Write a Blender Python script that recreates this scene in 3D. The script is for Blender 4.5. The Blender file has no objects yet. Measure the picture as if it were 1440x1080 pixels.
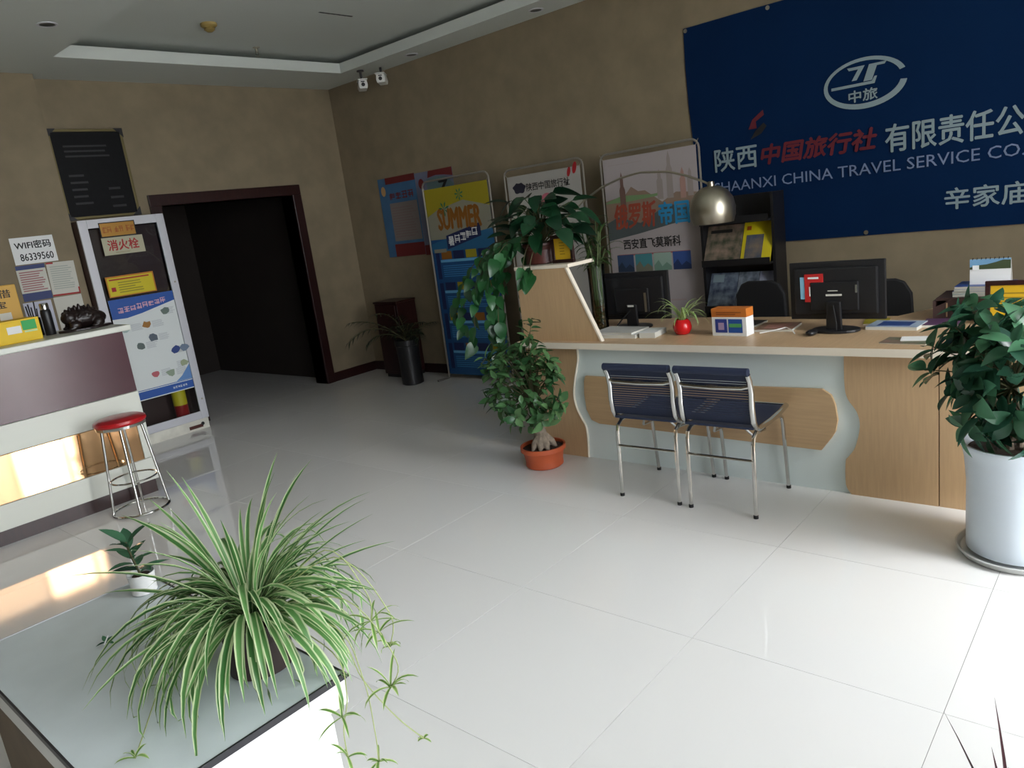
import bpy, bmesh, math, random
from mathutils import Vector, Matrix, noise
random.seed(11)
SC = bpy.context.scene
COL = SC.collection
PI = math.pi

# ------------------------------------------------------------------ camera
cam_d = bpy.data.cameras.new('camera'); cam = bpy.data.objects.new('camera', cam_d); COL.objects.link(cam)
YAW, PITCH, ROLL = math.radians(42.262), math.radians(12.926), math.radians(-7.594)
fw = Vector((math.cos(YAW)*math.cos(PITCH), math.sin(YAW)*math.cos(PITCH), -math.sin(PITCH)))
rt = Vector((math.sin(YAW), -math.cos(YAW), 0)); up = rt.cross(fw)
r2 = math.cos(ROLL)*rt + math.sin(ROLL)*up; u2 = -math.sin(ROLL)*rt + math.cos(ROLL)*up
cm = Matrix((r2, u2, -fw)).transposed().to_4x4(); cm.translation = Vector((0, 0, 1.57)); cam.matrix_world = cm
cam_d.sensor_width = 36; cam_d.lens = 1051.45/1440*36; cam_d.clip_start = .02
SC.camera = cam
# ------------------------------------------------------------------ daylight
W = bpy.data.worlds.new('overcast_sky'); SC.world = W; W.use_nodes = True
bg = W.node_tree.nodes['Background']; bg.inputs[0].default_value = (.955, .98, 1.0, 1); bg.inputs[1].default_value = 1.0
pl = bpy.data.lights.new('storefront_portal', 'AREA'); pl.shape = 'RECTANGLE'; pl.size = 4.8; pl.size_y = 3.0; pl.cycles.is_portal = True
po = bpy.data.objects.new('storefront_portal', pl); COL.objects.link(po); po.location = (1.17, -1.45, 1.5); po.rotation_euler = (PI/2, 0, 0)
V = SC.view_settings
V.view_transform = 'Standard'; V.look = 'None'; V.gamma = 1; V.use_curve_mapping = False; V.exposure = 4.57
SC.cycles.use_denoising = True
SC.cycles.max_bounces = 8; SC.cycles.diffuse_bounces = 5; SC.cycles.glossy_bounces = 5; SC.cycles.transparent_max_bounces = 12
SC.cycles.sample_clamp_indirect = 6; SC.cycles.caustics_refractive = False

# ------------------------------------------------------------------ materials
def lin(h):
    h = h.lstrip('#'); c = [int(h[i:i+2], 16)/255 for i in (0, 2, 4)]
    return tuple((x/12.92 if x <= .04045 else ((x+.055)/1.055)**2.4) for x in c) + (1,)
MATS = {}
def mat(name, col, rough=.5, metal=0, var=0, scale=20, bump=0, stretch=None, spec=.5, col2=None, trans=0, coat=0, sss=0):
    if name in MATS: return MATS[name]
    m = bpy.data.materials.new(name); m.use_nodes = True; nt = m.node_tree; b = nt.nodes['Principled BSDF']
    b.inputs['Base Color'].default_value = lin(col); b.inputs['Roughness'].default_value = rough; b.inputs['Metallic'].default_value = metal
    b.inputs['Specular IOR Level'].default_value = spec; b.inputs['Coat Weight'].default_value = coat
    if trans: b.inputs['Transmission Weight'].default_value = trans
    if var or bump or col2:
        tc = nt.nodes.new('ShaderNodeTexCoord'); mp = nt.nodes.new('ShaderNodeMapping'); nz = nt.nodes.new('ShaderNodeTexNoise')
        nt.links.new(tc.outputs['Object'], mp.inputs[0]); nt.links.new(mp.outputs[0], nz.inputs['Vector'])
        if stretch: mp.inputs['Scale'].default_value = stretch
        nz.inputs['Scale'].default_value = scale; nz.inputs['Detail'].default_value = 5
        if var or col2:
            rp = nt.nodes.new('ShaderNodeValToRGB'); c = lin(col)
            rp.color_ramp.elements[0].position = .32; rp.color_ramp.elements[1].position = .68
            rp.color_ramp.elements[0].color = lin(col2) if col2 else tuple(x*(1-var) for x in c[:3]) + (1,)
            rp.color_ramp.elements[1].color = c if col2 else tuple(min(1, x*(1+var)) for x in c[:3]) + (1,)
            nt.links.new(nz.outputs['Fac'], rp.inputs[0]); nt.links.new(rp.outputs[0], b.inputs['Base Color'])
        if bump:
            bp = nt.nodes.new('ShaderNodeBump'); bp.inputs['Strength'].default_value = bump; bp.inputs['Distance'].default_value = .01
            nt.links.new(nz.outputs['Fac'], bp.inputs['Height']); nt.links.new(bp.outputs[0], b.inputs['Normal'])
    MATS[name] = m; return m
def glassmat(name, tint, gloss=.06, rough=.02):
    m = bpy.data.materials.new(name); m.use_nodes = True; nt = m.node_tree
    for n in list(nt.nodes): nt.nodes.remove(n)
    o = nt.nodes.new('ShaderNodeOutputMaterial'); mx = nt.nodes.new('ShaderNodeMixShader'); t = nt.nodes.new('ShaderNodeBsdfTransparent'); g = nt.nodes.new('ShaderNodeBsdfGlossy')
    fr = nt.nodes.new('ShaderNodeFresnel'); fr.inputs[0].default_value = 1.45
    t.inputs[0].default_value = lin(tint); g.inputs['Roughness'].default_value = rough
    nt.links.new(fr.outputs[0], mx.inputs[0]); nt.links.new(t.outputs[0], mx.inputs[1]); nt.links.new(g.outputs[0], mx.inputs[2]); nt.links.new(mx.outputs[0], o.inputs[0])
    MATS[name] = m; return m
def leafmat(name, c1, c2, rough=.35, stripe=None, trans=.25):
    # colour varies from leaf to leaf; stripe: cream margins along the blade (u of the uv map)
    m = bpy.data.materials.new(name); m.use_nodes = True; nt = m.node_tree; b = nt.nodes['Principled BSDF']
    oi = nt.nodes.new('ShaderNodeObjectInfo'); mx = nt.nodes.new('ShaderNodeMix'); mx.data_type = 'RGBA'
    mx.inputs['A'].default_value = lin(c1); mx.inputs['B'].default_value = lin(c2)
    nt.links.new(oi.outputs['Random'], mx.inputs['Factor']); out = mx.outputs['Result']
    if stripe:
        uv = nt.nodes.new('ShaderNodeUVMap'); sp = nt.nodes.new('ShaderNodeSeparateXYZ'); nt.links.new(uv.outputs[0], sp.inputs[0])
        rp = nt.nodes.new('ShaderNodeValToRGB'); e = rp.color_ramp.elements
        e[0].position = 0; e[0].color = (1, 1, 1, 1); e[1].position = 1; e[1].color = (1, 1, 1, 1)
        for p, v in ((.13, 1), (.22, 0), (.78, 0), (.87, 1)):
            k = e.new(p); k.color = (v, v, v, 1)
        nt.links.new(sp.outputs[0], rp.inputs[0])
        m2 = nt.nodes.new('ShaderNodeMix'); m2.data_type = 'RGBA'; nt.links.new(rp.outputs[0], m2.inputs['Factor'])
        nt.links.new(out, m2.inputs['A']); m2.inputs['B'].default_value = lin(stripe); out = m2.outputs['Result']
    nt.links.new(out, b.inputs['Base Color']); b.inputs['Roughness'].default_value = rough
    if trans:
        o = nt.nodes['Material Output']; tl = nt.nodes.new('ShaderNodeBsdfTranslucent'); ms = nt.nodes.new('ShaderNodeMixShader'); ms.inputs[0].default_value = trans
        nt.links.new(out, tl.inputs[0]); nt.links.new(b.outputs[0], ms.inputs[1]); nt.links.new(tl.outputs[0], ms.inputs[2]); nt.links.new(ms.outputs[0], o.inputs[0])
    MATS[name] = m; return m

def tilemat():
    m = bpy.data.materials.new('porcelain_tile'); m.use_nodes = True; nt = m.node_tree; b = nt.nodes['Principled BSDF']
    oi = nt.nodes.new('ShaderNodeObjectInfo'); rp = nt.nodes.new('ShaderNodeValToRGB')
    rp.color_ramp.elements[0].color = lin('e0dfdd'); rp.color_ramp.elements[1].color = lin('e3e2e0')
    nt.links.new(oi.outputs['Random'], rp.inputs[0]); nt.links.new(rp.outputs[0], b.inputs['Base Color'])
    b.inputs['Roughness'].default_value = .045; b.inputs['Specular IOR Level'].default_value = .5
    return m
M_TILE = tilemat()
M_GROUT = mat('grout', '8d8a86', .9)
M_WALL = mat('tan_wallpaper', '83765f', .8, var=.10, scale=5, bump=.12)
M_WHITE = mat('white_paint', 'dfe1de', .7)
M_CEIL = mat('ceiling_paint', 'c8cdc8', .85)
M_DARKWOOD = mat('dark_red_wood', '280e0d', .35, var=.25, scale=6, stretch=(8, 8, 1))
M_OAK = mat('light_oak', 'bb9c76', .45, var=.06, scale=7, stretch=(14, 14, .8))
M_OAKH = mat('light_oak_top', 'bd9f7c', .4, var=.06, scale=7, stretch=(14, 1, 14))
M_OAKE = mat('pale_edge_band', 'e3d8c6', .45)
M_DESKW = mat('desk_white', 'd6e0de', .4)
M_CNTW = mat('counter_white', 'd3d5cb', .35)
M_MAROON = mat('maroon_laminate', '4b2a33', .22, var=.08, scale=3)
M_GOLD = mat('gold_mirror', 'e8b98a', .06, 1)
M_CHROME = mat('chrome', 'c9c9c6', .12, 1)
M_ALU = mat('painted_aluminium', 'c6c6cc', .4, .15)
M_STEEL = mat('brushed_steel', 'b0aa9a', .36, 1)
M_BLACK = mat('black_plastic', '17171a', .4)
M_RUB = mat('black_rubber', '101010', .8)
M_CHAR = mat('charcoal_ceramic', '2b2b2e', .35)
M_PAPER = mat('white_paper', 'e4e5e4', .7)
M_PALE = mat('pale_paper', 'c9c7bd', .7)
M_TERRA = mat('terracotta', 'b5532e', .55, var=.1, scale=12)
M_BROWNPOT = mat('brown_pot', '4e241e', .4)
M_SOIL = mat('soil', '3a2c22', .95, var=.35, scale=90, bump=.8)
M_BARK = mat('bark', '8a7c6c', .85, var=.25, scale=40, bump=.5)
M_TWIG = mat('twig', '4a4a2e', .8)
M_REDSEAT = mat('red_vinyl', 'b01a20', .3)
M_NAVY = mat('navy_mesh', '1d2740', .6, var=.15, scale=300)
M_INK = mat('black_ink', '151515', .6)
M_REDINK = mat('red_ink', 'a01b20', .6)
M_BLUE = mat('banner_blue', '0b2345', .9, var=.05, scale=3, spec=.05)
M_GLASSW = glassmat('storefront_glass', 'c0c1c3')
M_GLASS = glassmat('clear_glass', 'f2f6f4')

# ------------------------------------------------------------------ mesh builder
class MB:
    def __init__(s): s.v = []; s.f = []; s.u = {}
    def add(s, vs, fs):
        o = len(s.v); s.v += [tuple(v) for v in vs]; s.f += [tuple(i+o for i in f) for f in fs]; return o
    def box(s, x0, x1, y0, y1, z0, z1):
        s.add([(x0,y0,z0),(x1,y0,z0),(x1,y1,z0),(x0,y1,z0),(x0,y0,z1),(x1,y0,z1),(x1,y1,z1),(x0,y1,z1)],
              [(0,3,2,1),(4,5,6,7),(0,1,5,4),(1,2,6,5),(2,3,7,6),(3,0,4,7)]); return s
    def prism(s, poly, y0, y1):            # poly in x,z ; extruded along y
        n = len(poly)
        a = sum(poly[i][0]*poly[(i+1) % n][1]-poly[(i+1) % n][0]*poly[i][1] for i in range(n))
        if a < 0: poly = poly[::-1]
        s.add([(x, y0, z) for x, z in poly]+[(x, y1, z) for x, z in poly],
              [tuple(range(n)), tuple(range(2*n-1, n-1, -1))]+[(i, i+n, (i+1) % n+n, (i+1) % n) for i in range(n)]); return s
    def slab(s, poly, z0, z1):             # poly in x,y
        n = len(poly)
        a = sum(poly[i][0]*poly[(i+1) % n][1]-poly[(i+1) % n][0]*poly[i][1] for i in range(n))
        if a < 0: poly = poly[::-1]
        s.add([(x, y, z0) for x, y in poly]+[(x, y, z1) for x, y in poly],
              [tuple(range(n-1, -1, -1)), tuple(range(n, 2*n))]+[(i, (i+1) % n, (i+1) % n+n, i+n) for i in range(n)]); return s
    def lathe(s, prof, n=24, c=(0, 0, 0), caps=True):
        vs = [(c[0]+r*math.cos(2*PI*k/n), c[1]+r*math.sin(2*PI*k/n), c[2]+z) for r, z in prof for k in range(n)]
        fs = [(i*n+k, i*n+(k+1) % n, (i+1)*n+(k+1) % n, (i+1)*n+k) for i in range(len(prof)-1) for k in range(n)]
        if caps:
            fs.append(tuple(range(n-1, -1, -1))); fs.append(tuple(range((len(prof)-1)*n, len(prof)*n)))
        s.add(vs, fs); return s
    def tube(s, pts, r, n=10, closed=False, caps=True):
        pts = [Vector(p) for p in pts]; m = len(pts); rr = r if isinstance(r, (list, tuple)) else [r]*m
        vs = []; pn = None
        for i, p in enumerate(pts):
            a = pts[i-1] if (i > 0 or closed) else p; b = pts[(i+1) % m] if (i < m-1 or closed) else p
            t = (b-a).normalized()
            if pn is None:
                q = Vector((0, 0, 1)) if abs(t.z) < .9 else Vector((1, 0, 0)); pn = (q-t*q.dot(t)).normalized()
            else: pn = (pn-t*pn.dot(t)).normalized()
            bn = t.cross(pn)
            for k in range(n):
                an = 2*PI*k/n; vs.append(p+(pn*math.cos(an)+bn*math.sin(an))*rr[i])
        fs = [(i*n+k, i*n+(k+1) % n, ((i+1) % m)*n+(k+1) % n, ((i+1) % m)*n+k) for i in range(m if closed else m-1) for k in range(n)]
        if not closed and caps: fs += [tuple(range(n-1, -1, -1)), tuple(range((m-1)*n, m*n))]
        s.add(vs, fs); return s
    def ell(s, c, r, nu=14, nv=8):
        vs = [(c[0]+r[0]*math.sin(PI*(j+.001)/nv*.999)*math.cos(2*PI*i/nu), c[1]+r[1]*math.sin(PI*(j+.001)/nv*.999)*math.sin(2*PI*i/nu), c[2]-r[2]*math.cos(PI*j/nv)) for j in range(nv+1) for i in range(nu)]
        s.add(vs, [(j*nu+i, j*nu+(i+1) % nu, (j+1)*nu+(i+1) % nu, (j+1)*nu+i) for j in range(nv) for i in range(nu)]); return s
    def rect(s, x0, x1, z0, z1, y=-.001, t=.0008): return s.box(x0, x1, y-t, y, z0, z1)
    def mesh(s, name='mesh', bevel=0, seg=2, smooth=False):
        me = bpy.data.meshes.new(name); me.from_pydata(s.v, [], s.f); me.update()
        if bevel:
            bm = bmesh.new(); bm.from_mesh(me); bmesh.ops.remove_doubles(bm, verts=bm.verts, dist=1e-5)
            ed = [e for e in bm.edges if len(e.link_faces) == 2 and e.calc_face_angle() > .5]
            bmesh.ops.bevel(bm, geom=ed, offset=bevel, segments=seg, affect='EDGES', profile=.5, clamp_overlap=True); bm.to_mesh(me); bm.free()
        if smooth:
            for p in me.polygons: p.use_smooth = True
            if smooth != 'all':
                try: me.set_sharp_from_angle(angle=math.radians(40))
                except Exception: pass
        return me
    def build(s, name, m, parent=None, bevel=0, smooth=False, label=None):
        o = bpy.data.objects.new(name, s.mesh(name, bevel, smooth=smooth)); o.data.materials.append(m); COL.objects.link(o)
        if parent: o.parent = parent
        if label: o['label'] = label
        return o
def tag(o, label, cat, group=None):
    o['label'] = label; o['category'] = cat
    if group: o['group'] = group
    return o
def thing(name, label, cat, loc=(0, 0, 0), rz=0, group=None):
    o = bpy.data.objects.new(name, None); COL.objects.link(o); o.location = loc; o.rotation_euler = (0, 0, rz); o.empty_display_size = .05
    return tag(o, label, cat, group)
def struct(o): o['kind'] = 'structure'; return o
def copy_tree(o, parent=None):
    c = o.copy(); COL.objects.link(c); c.parent = parent
    for ch in list(o.children): copy_tree(ch, c)
    return c
RW = -PI/2          # local x runs to the right along the banner wall, local y goes into it
def text(s, x, z, w, h, m, parent, y=-.0012, bold=0, name='lettering', rot=0, shear=0):
    cu = bpy.data.curves.new('t', 'FONT'); cu.body = s; cu.size = 1; cu.offset = 0; cu.resolution_u = 2; cu.shear = shear
    t = bpy.data.objects.new('t', cu); TS.collection.objects.link(t); TS.view_layers[0].update()
    me = bpy.data.meshes.new_from_object(t.evaluated_get(TS.view_layers[0].depsgraph))
    bpy.data.objects.remove(t); bpy.data.curves.remove(cu)
    xs = [v.co.x for v in me.vertices]; ys = [v.co.y for v in me.vertices]
    x0, x1, y0, y1 = min(xs), max(xs), min(ys), max(ys); sz = h/(y1-y0); sx = (w/(x1-x0)) if w else sz
    c, sn = math.cos(rot), math.sin(rot)
    for v in me.vertices:
        a = (v.co.x-x0)*sx; b = (v.co.y-y0)*sz; v.co = (x+a*c-b*sn, y, z+a*sn+b*c)
    if bold > 0:                       # heavier strokes: the same glyphs laid a hair apart
        n = len(me.vertices); co = [v.co.copy() for v in me.vertices]; fs = [tuple(p.vertices) for p in me.polygons]; d = bold*sz*1.1
        me2 = bpy.data.meshes.new(name); vv = []; ff = []
        for k, (dx, dz) in enumerate(((0, 0), (d, 0), (-d, 0), (0, d), (0, -d))):
            vv += [(c_.x+dx, c_.y-.00006*k, c_.z+dz) for c_ in co]; ff += [tuple(i+n*k for i in f) for f in fs]
        me2.from_pydata(vv, [], ff); bpy.data.meshes.remove(me); me = me2
    me.name = name; me.materials.clear(); me.materials.append(m)
    o = bpy.data.objects.new(name, me); COL.objects.link(o); o.parent = parent
    if h < .1: o['kind'] = 'stuff'
    return o
TS = bpy.data.scenes.new('type_setting')
def glyph(x, z, w, h, m, parent, y=-.0012):      # a character too blurred to read: a knot of strokes
    b = MB(); t = min(w, h)*.13
    for q in random.sample((.05, .28, .5, .72, .9), 3): b.rect(x, x+w, z+q*(h-t), z+q*(h-t)+t, y, .0003)
    for q in random.sample((.0, .3, .55, .9), 2): b.rect(x+q*(w-t), x+q*(w-t)+t, z, z+h*random.uniform(.7, 1), y-.0004, .0003)
    o = b.build('character', m, parent); o['kind'] = 'stuff'; return o
def lines(parent, x0, x1, z0, z1, n, m, fill=.5, y=-.0012, jag=.25, name='small_print'):
    b = MB(); dz = (z1-z0)/n
    for i in range(n):
        b.rect(x0, x1-(x1-x0)*random.random()*jag, z0+i*dz, z0+(i+fill)*dz, y, .0004)
    o = b.build(name, m, parent); o['kind'] = 'stuff'; return o
def sheet(name, label, cat, loc, rz, w, h, m, t=.002, group=None, rot=0):
    e = thing(name, label, cat, loc, rz, group); e.rotation_euler = (0, rot, rz)
    MB().box(0, w, 0, t, 0, h).build('sheet', m, e); return e

# ------------------------------------------------------------------ room shell
XW, YW, ZC, XL, YF = 5.30, 6.886, 3.075, -1.6, -1.20
fl = struct(MB().box(XL, XW, YF, YW, -.06, -.003).build('floor', M_GROUT))
MB().box(3.0, 4.9, YW, 9.7, -.06, -.003).build('corridor_bed', M_GROUT, fl)
full = None
def tile(x0, x1, y0, y1):
    global full
    g = .0008; w, d = x1-x0-2*g, y1-y0-2*g
    if w < .02 or d < .02: return
    if abs(w-.7984) < 1e-3 and abs(d-.7984) < 1e-3:
        if full is None:
            full = MB().box(0, .7984, 0, .7984, -.009, 0).mesh('tile'); full.materials.append(M_TILE)
        me = full
    else:
        me = MB().box(0, w, 0, d, -.009, 0).mesh('tile'); me.materials.append(M_TILE)
    o = bpy.data.objects.new('tile', me); COL.objects.link(o); o.parent = fl; o.location = (x0+g, y0+g, 0)
for i in range(-4, 6):
    for j in range(-4, 12):
        a, b_, c, d = 1.33+.8*i, 1.33+.8*(i+1), .43+.8*j, .43+.8*(j+1)
        if d > YF and c < YW: tile(max(a, XL), min(b_, XW), max(c, YF), min(d, YW))
        if d > YW and c < 9.6 and b_ > 3.1 and a < 4.8: tile(max(a, 3.1), min(b_, 4.8), max(c, YW), min(d, 9.6))
DX0, DX1, DZ = 3.22, 4.60, 2.02           # doorway in the back wall
struct(MB().box(XL-.2, DX0, YW, YW+.2, -.06, 3.4).box(DX1, XW+.2, YW, YW+.2, -.06, 3.4).box(DX0, DX1, YW, YW+.2, DZ, 3.4).build('wall_back', M_WALL))
struct(MB().box(XL, 2.39, 6.72, YW, 0, ZC).build('wall_pier', M_WALL))
struct(MB().box(XW, XW+.2, YF-.3, YW, -.06, 3.4).build('wall_right', M_WALL))
struct(MB().box(XL-.2, XL, YF-.3, YW, -.06, 3.4).build('wall_left', M_WALL))
OX0, OX1, OZ = -1.2, 3.53, 3.0
struct(MB().box(XL, OX0, YF-.2, YF, -.06, 3.4).box(OX1, XW, YF-.2, YF, -.06, 3.4).box(OX0, OX1, YF-.2, YF, OZ, 3.4).build('wall_front', M_WALL))
struct(MB().box(XL-.2, XW+.2, YF-.2, YW+.2, 3.40, 3.48).build('ceiling', M_CEIL))
TX0, TX1, TY0, TY1 = 2.36, 4.93, -.2, 6.17
b = MB()
for x0, x1, y0, y1 in ((XL, TX0, YF, 6.886), (TX1, XW, YF, 6.886), (TX0, TX1, TY1, 6.886), (TX0, TX1, YF, TY0)):
    b.box(x0, x1, y0, y1, ZC, ZC+.09)
soff = struct(b.build('trim_1', M_CEIL))
b = MB(); k = .36
for x0, x1, y0, y1 in ((XL, TX0-k, YF, 6.886), (TX1+k-.001, XW, YF, 6.886), (TX0-k, TX1+k, TY1+k, 6.886), (TX0-k, TX1+k, YF, TY0-k)):
    b.box(x0, x1, y0, y1, ZC+.09, 3.40)
b.box(TX0-k, TX1+k, TY0-k, TY1+k, 3.22, 3.40)
struct(b.build('trim_2', M_CEIL))
# corridor behind the doorway
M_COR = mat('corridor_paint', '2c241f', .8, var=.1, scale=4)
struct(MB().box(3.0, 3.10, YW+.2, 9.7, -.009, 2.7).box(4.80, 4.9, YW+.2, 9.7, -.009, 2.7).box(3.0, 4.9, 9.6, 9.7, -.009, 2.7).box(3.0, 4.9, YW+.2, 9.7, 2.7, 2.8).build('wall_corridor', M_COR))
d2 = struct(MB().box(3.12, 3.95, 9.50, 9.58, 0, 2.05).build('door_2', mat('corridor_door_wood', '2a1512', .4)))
MB().tube([(3.88, 9.49, 1.0), (3.76, 9.46, 1.0)], .012).build('door_handle', M_CHROME, d2)
# door casing
fr = struct(MB().box(3.12, 3.22, YW-.025, YW+.2, 0, 2.02).build('door_1', M_DARKWOOD))
MB().box(4.60, 4.70, YW-.025, YW+.2, 0, 2.02).build('door_casing', M_DARKWOOD, fr, bevel=.004)
MB().box(3.12, 4.70, YW-.025, YW+.2, 2.02, 2.12).build('door_head_casing', M_DARKWOOD, fr, bevel=.004)
MB().box(4.60, 4.62, YW+.03, YW+.2, 0, 2.02).box(3.2, 3.22, YW+.03, YW+.2, 0, 2.02).build('door_stop', M_DARKWOOD, fr)
# skirting
struct(MB().box(4.70, XW, YW-.015, YW, 0, .10).build('baseboard_back', M_DARKWOOD, bevel=.004))
struct(MB().box(XW-.015, XW, YF, YW-.015, 0, .10).build('baseboard_right', M_DARKWOOD, bevel=.004))
struct(MB().box(XL, XL+.015, YF, 6.72, 0, .10).build('baseboard_left', M_DARKWOOD, bevel=.004))
# storefront: aluminium posts, fixed panes, doorway standing open
posts = [-1.17, -.2, .75, 1.72, 2.69, 3.50]
b = MB()
for x in posts: b.box(x-.03, x+.03, YF-.13, YF-.07, 0, OZ)
b.box(3.32, 3.38, YF-.13, YF-.07, 0, OZ-.05).box(OX0, OX1, YF-.13, YF-.07, OZ-.05, OZ).box(OX0, 2.66, YF-.13, YF-.07, 0, .06)
struct(b.build('trim_3', M_ALU))
for i, (a, c, z0, z1) in enumerate([(posts[i]+.03, posts[i+1]-.03, .06, OZ-.05) for i in (0, 1, 2, 3)]):
    struct(MB().box(a, c, YF-.104, YF-.096, z0, z1).build('window_%d' % (i+1), M_GLASSW))
struct(MB().box(-14, 20, -16, YF-.2, -.10, -.03).build('ground', mat('outside_concrete', 'b9b6ae', .9, var=.1, scale=2)))

# ------------------------------------------------------------------ reception counter on the left
cn = thing('reception_counter', 'white reception counter with maroon upper panel and gold mirror strip', 'counter', (0, 5.24, 0))
CX0, CX1 = -.6, 2.01
MB().box(CX0, CX1, .02, .50, .09, 1.13).build('body', M_CNTW, cn)
MB().box(CX0, CX1, .004, .02, .72, 1.13).build('upper_panel', M_MAROON, cn, bevel=.002, label='glossy maroon panel')
MB().box(CX0, CX1+.004, 0, .02, .545, .717).build('white_band', M_CNTW, cn, bevel=.003)
MB().box(CX0, CX1+.004, 0, .02, .092, .247).build('white_band', M_CNTW, cn, bevel=.003)
MB().box(CX0, 1.95, .003, .02, .25, .542).build('mirror_strip', M_GOLD, cn, bevel=.002, label='gold tinted mirror strip')
MB().box(1.953, CX1+.004, .003, .02, .25, .542).build('end_post', M_CNTW, cn, bevel=.002)
MB().box(CX0, CX1-.02, .012, .46, 0, .09).build('kick_plinth', M_DARKWOOD, cn, label='dark red plinth')
tag(MB().box(CX0, 2.06, 5.215, 5.86, 1.13, 1.168).build('counter_worktop', M_CNTW, bevel=.006), 'white worktop slab lying on the maroon reception counter', 'worktop')
ZT = 1.168
M_YEL = mat('yellow_board', 'e3bd12', .55)
M_TANB = mat('tan_yellow_board', 'c69b45', .6)
bx = thing('parcel_box', 'bright yellow carton with white and green stickers on counter edge', 'box', (1.28, 5.40, ZT), math.radians(2))
MB().box(0, .315, 0, .20, 0, .135).build('carton', M_YEL, bx, bevel=.004)
MB().box(0, .315, -.001, .201, .135, .142).build('lid_flap', M_YEL, bx)
MB().rect(.125, .205, .060, .105).build('sticker', M_PAPER, bx, label='white sticker')
MB().rect(.212, .293, .072, .132).build('sticker', mat('green_sticker', '1fa04a', .5), bx, label='green sticker')
MB().rect(.22, .293, .058, .068).build('sticker', mat('pale_green', 'b9d8a4', .5), bx)
lines(bx, .132, .198, .068, .1, 4, mat('grey_ink', '8a93a8', .6), .45)
bx = thing('charging_box', 'tan yellow counter box with black printed characters and white labels', 'box', (1.19, 5.66, ZT), math.radians(1))
MB().box(0, .40, 0, .16, 0, .36).build('case', M_TANB, bx, bevel=.006)
MB().box(-.002, .402, -.004, .0, .10, .106).build('slot', mat('brown_line', '6a5122', .6), bx)
text('扫码租借', .07, .28, .29, .052, M_INK, bx, bold=.012)
text('充电宝', .12, .215, .20, .046, M_INK, bx, bold=.012)
MB().rect(.10, .24, .125, .195).build('label_card', M_PAPER, bx)
MB().rect(.265, .335, .135, .185).build('label_card', M_PALE, bx)
tb = thing('thermos_flask', 'slim black steel flask standing between yellow carton and carved ornament', 'flask', (1.70, 5.60, ZT))
MB().lathe([(.030, 0), (.032, .004), (.032, .15), (.029, .165), (.026, .17)], 20).build('body', M_BLACK, tb, smooth=True)
MB().lathe([(.027, .171), (.027, .205), (.024, .212)], 20).build('cap', M_CHROME, tb, smooth=True)
tb = thing('pen_cup', 'black ribbed pen cup behind the slim flask', 'cup', (1.66, 5.72, ZT))
MB().lathe([(.036, 0), (.038, .003), (.038, .12), (.034, .12), (.034, .01)], 20).build('cup', M_BLACK, tb, smooth=True)
for k in range(5):
    a = k*1.3; MB().tube([(.015*math.cos(a), .015*math.sin(a), .011), (.030*math.cos(a), .030*math.sin(a), .18+.012*k)], .004, 6).build('pen', M_RUB, tb)
# carved dark ornament (money toad on a plinth)
M_CARVE = mat('dark_carved_wood', '1f1514', .3, var=.3, scale=30, bump=.4)
td = thing('carved_ornament', 'dark carved wooden toad ornament on a flat base on counter end', 'ornament', (1.885, 5.52, ZT))
MB().slab([(.165*math.cos(a*PI/12)+.03*(a % 2)*.2, .095*math.sin(a*PI/12)) for a in range(24)], 0, .016).build('base_plate', M_CARVE, td, bevel=.004)
b = MB()
b.ell((0, 0, .075), (.12, .075, .062)); b.ell((-.085, -.02, .09), (.055, .05, .045)); b.ell((.075, 0, .068), (.075, .07, .05))
for sx, sy in ((-.07, -.06), (-.06, .06), (.075, -.065), (.08, .06)): b.ell((sx, sy, .04), (.038, .028, .032)); b.ell((sx-.02, sy*1.1, .022), (.035, .02, .012))
for i in range(11):
    t = i/10; x = -.11+.2*t; b.ell((x, .012*math.sin(i*2.1), .122+.022*math.sin(PI*t)-.012*abs(t-.4)), (.013, .013, .02+.008*(i % 3)))
b.ell((-.105, -.045, .118), (.014, .014, .014)); b.ell((-.105, .02, .118), (.014, .014, .014))
for i in range(26):
    a = random.uniform(-2.8, .2); p = random.uniform(.2, 1.2); b.ell((.115*math.cos(a)*math.cos(p), .072*math.sin(a)*math.cos(p), .078+.058*math.sin(p)), (.009, .009, .009), 8, 5)
o = b.build('figure', M_CARVE, td, smooth='all')
mo = o.modifiers.new('r', 'REMESH'); mo.mode = 'VOXEL'; mo.voxel_size = .005; mo.use_smooth_shade = True
# papers on the pier wall (plane y = 6.72)
YP = 6.716
INKS = mat('dark_blue_print', '34406e', .6)
e = sheet('wifi_notice', 'white laminated sheet printed WIFI with a number on the pier wall', 'notice', (1.925, YP, 1.655), 0, .305, .205, M_PAPER)
text('WIFI密码', .025, .115, .255, .06, M_INK, e, bold=.02)
text('86339560', .045, .025, .235, .055, M_INK, e, bold=.012)
e = sheet('notice_sheet', 'printed notice with dark blue header and footer bands below wifi sheet', 'notice', (1.915, YP-.001, 1.372), 0, .205, .275, M_PALE)
MB().rect(0, .205, .243, .275).build('header_band', INKS, e); MB().rect(0, .205, 0, .062).build('footer_band', INKS, e)
lines(e, .015, .19, .075, .235, 9, mat('rose_print', 'a06a6c', .6), .5)
e = sheet('red_bordered_sheet', 'pale typed sheet with red lower edge beside the printed notice', 'notice', (2.125, YP-.001, 1.385), 0, .205, .262, M_PALE, rot=math.radians(1.5))
lines(e, .02, .18, .05, .24, 11, mat('grey_green_print', 'a3aaa0', .6), .4)
MB().rect(0, .205, -.004, .009).build('red_edge', M_REDINK, e); MB().rect(.195, .205, 0, .05).build('red_edge', M_REDINK, e); MB().rect(0, .05, .25, .262).build('red_edge', M_REDINK, e)
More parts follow.
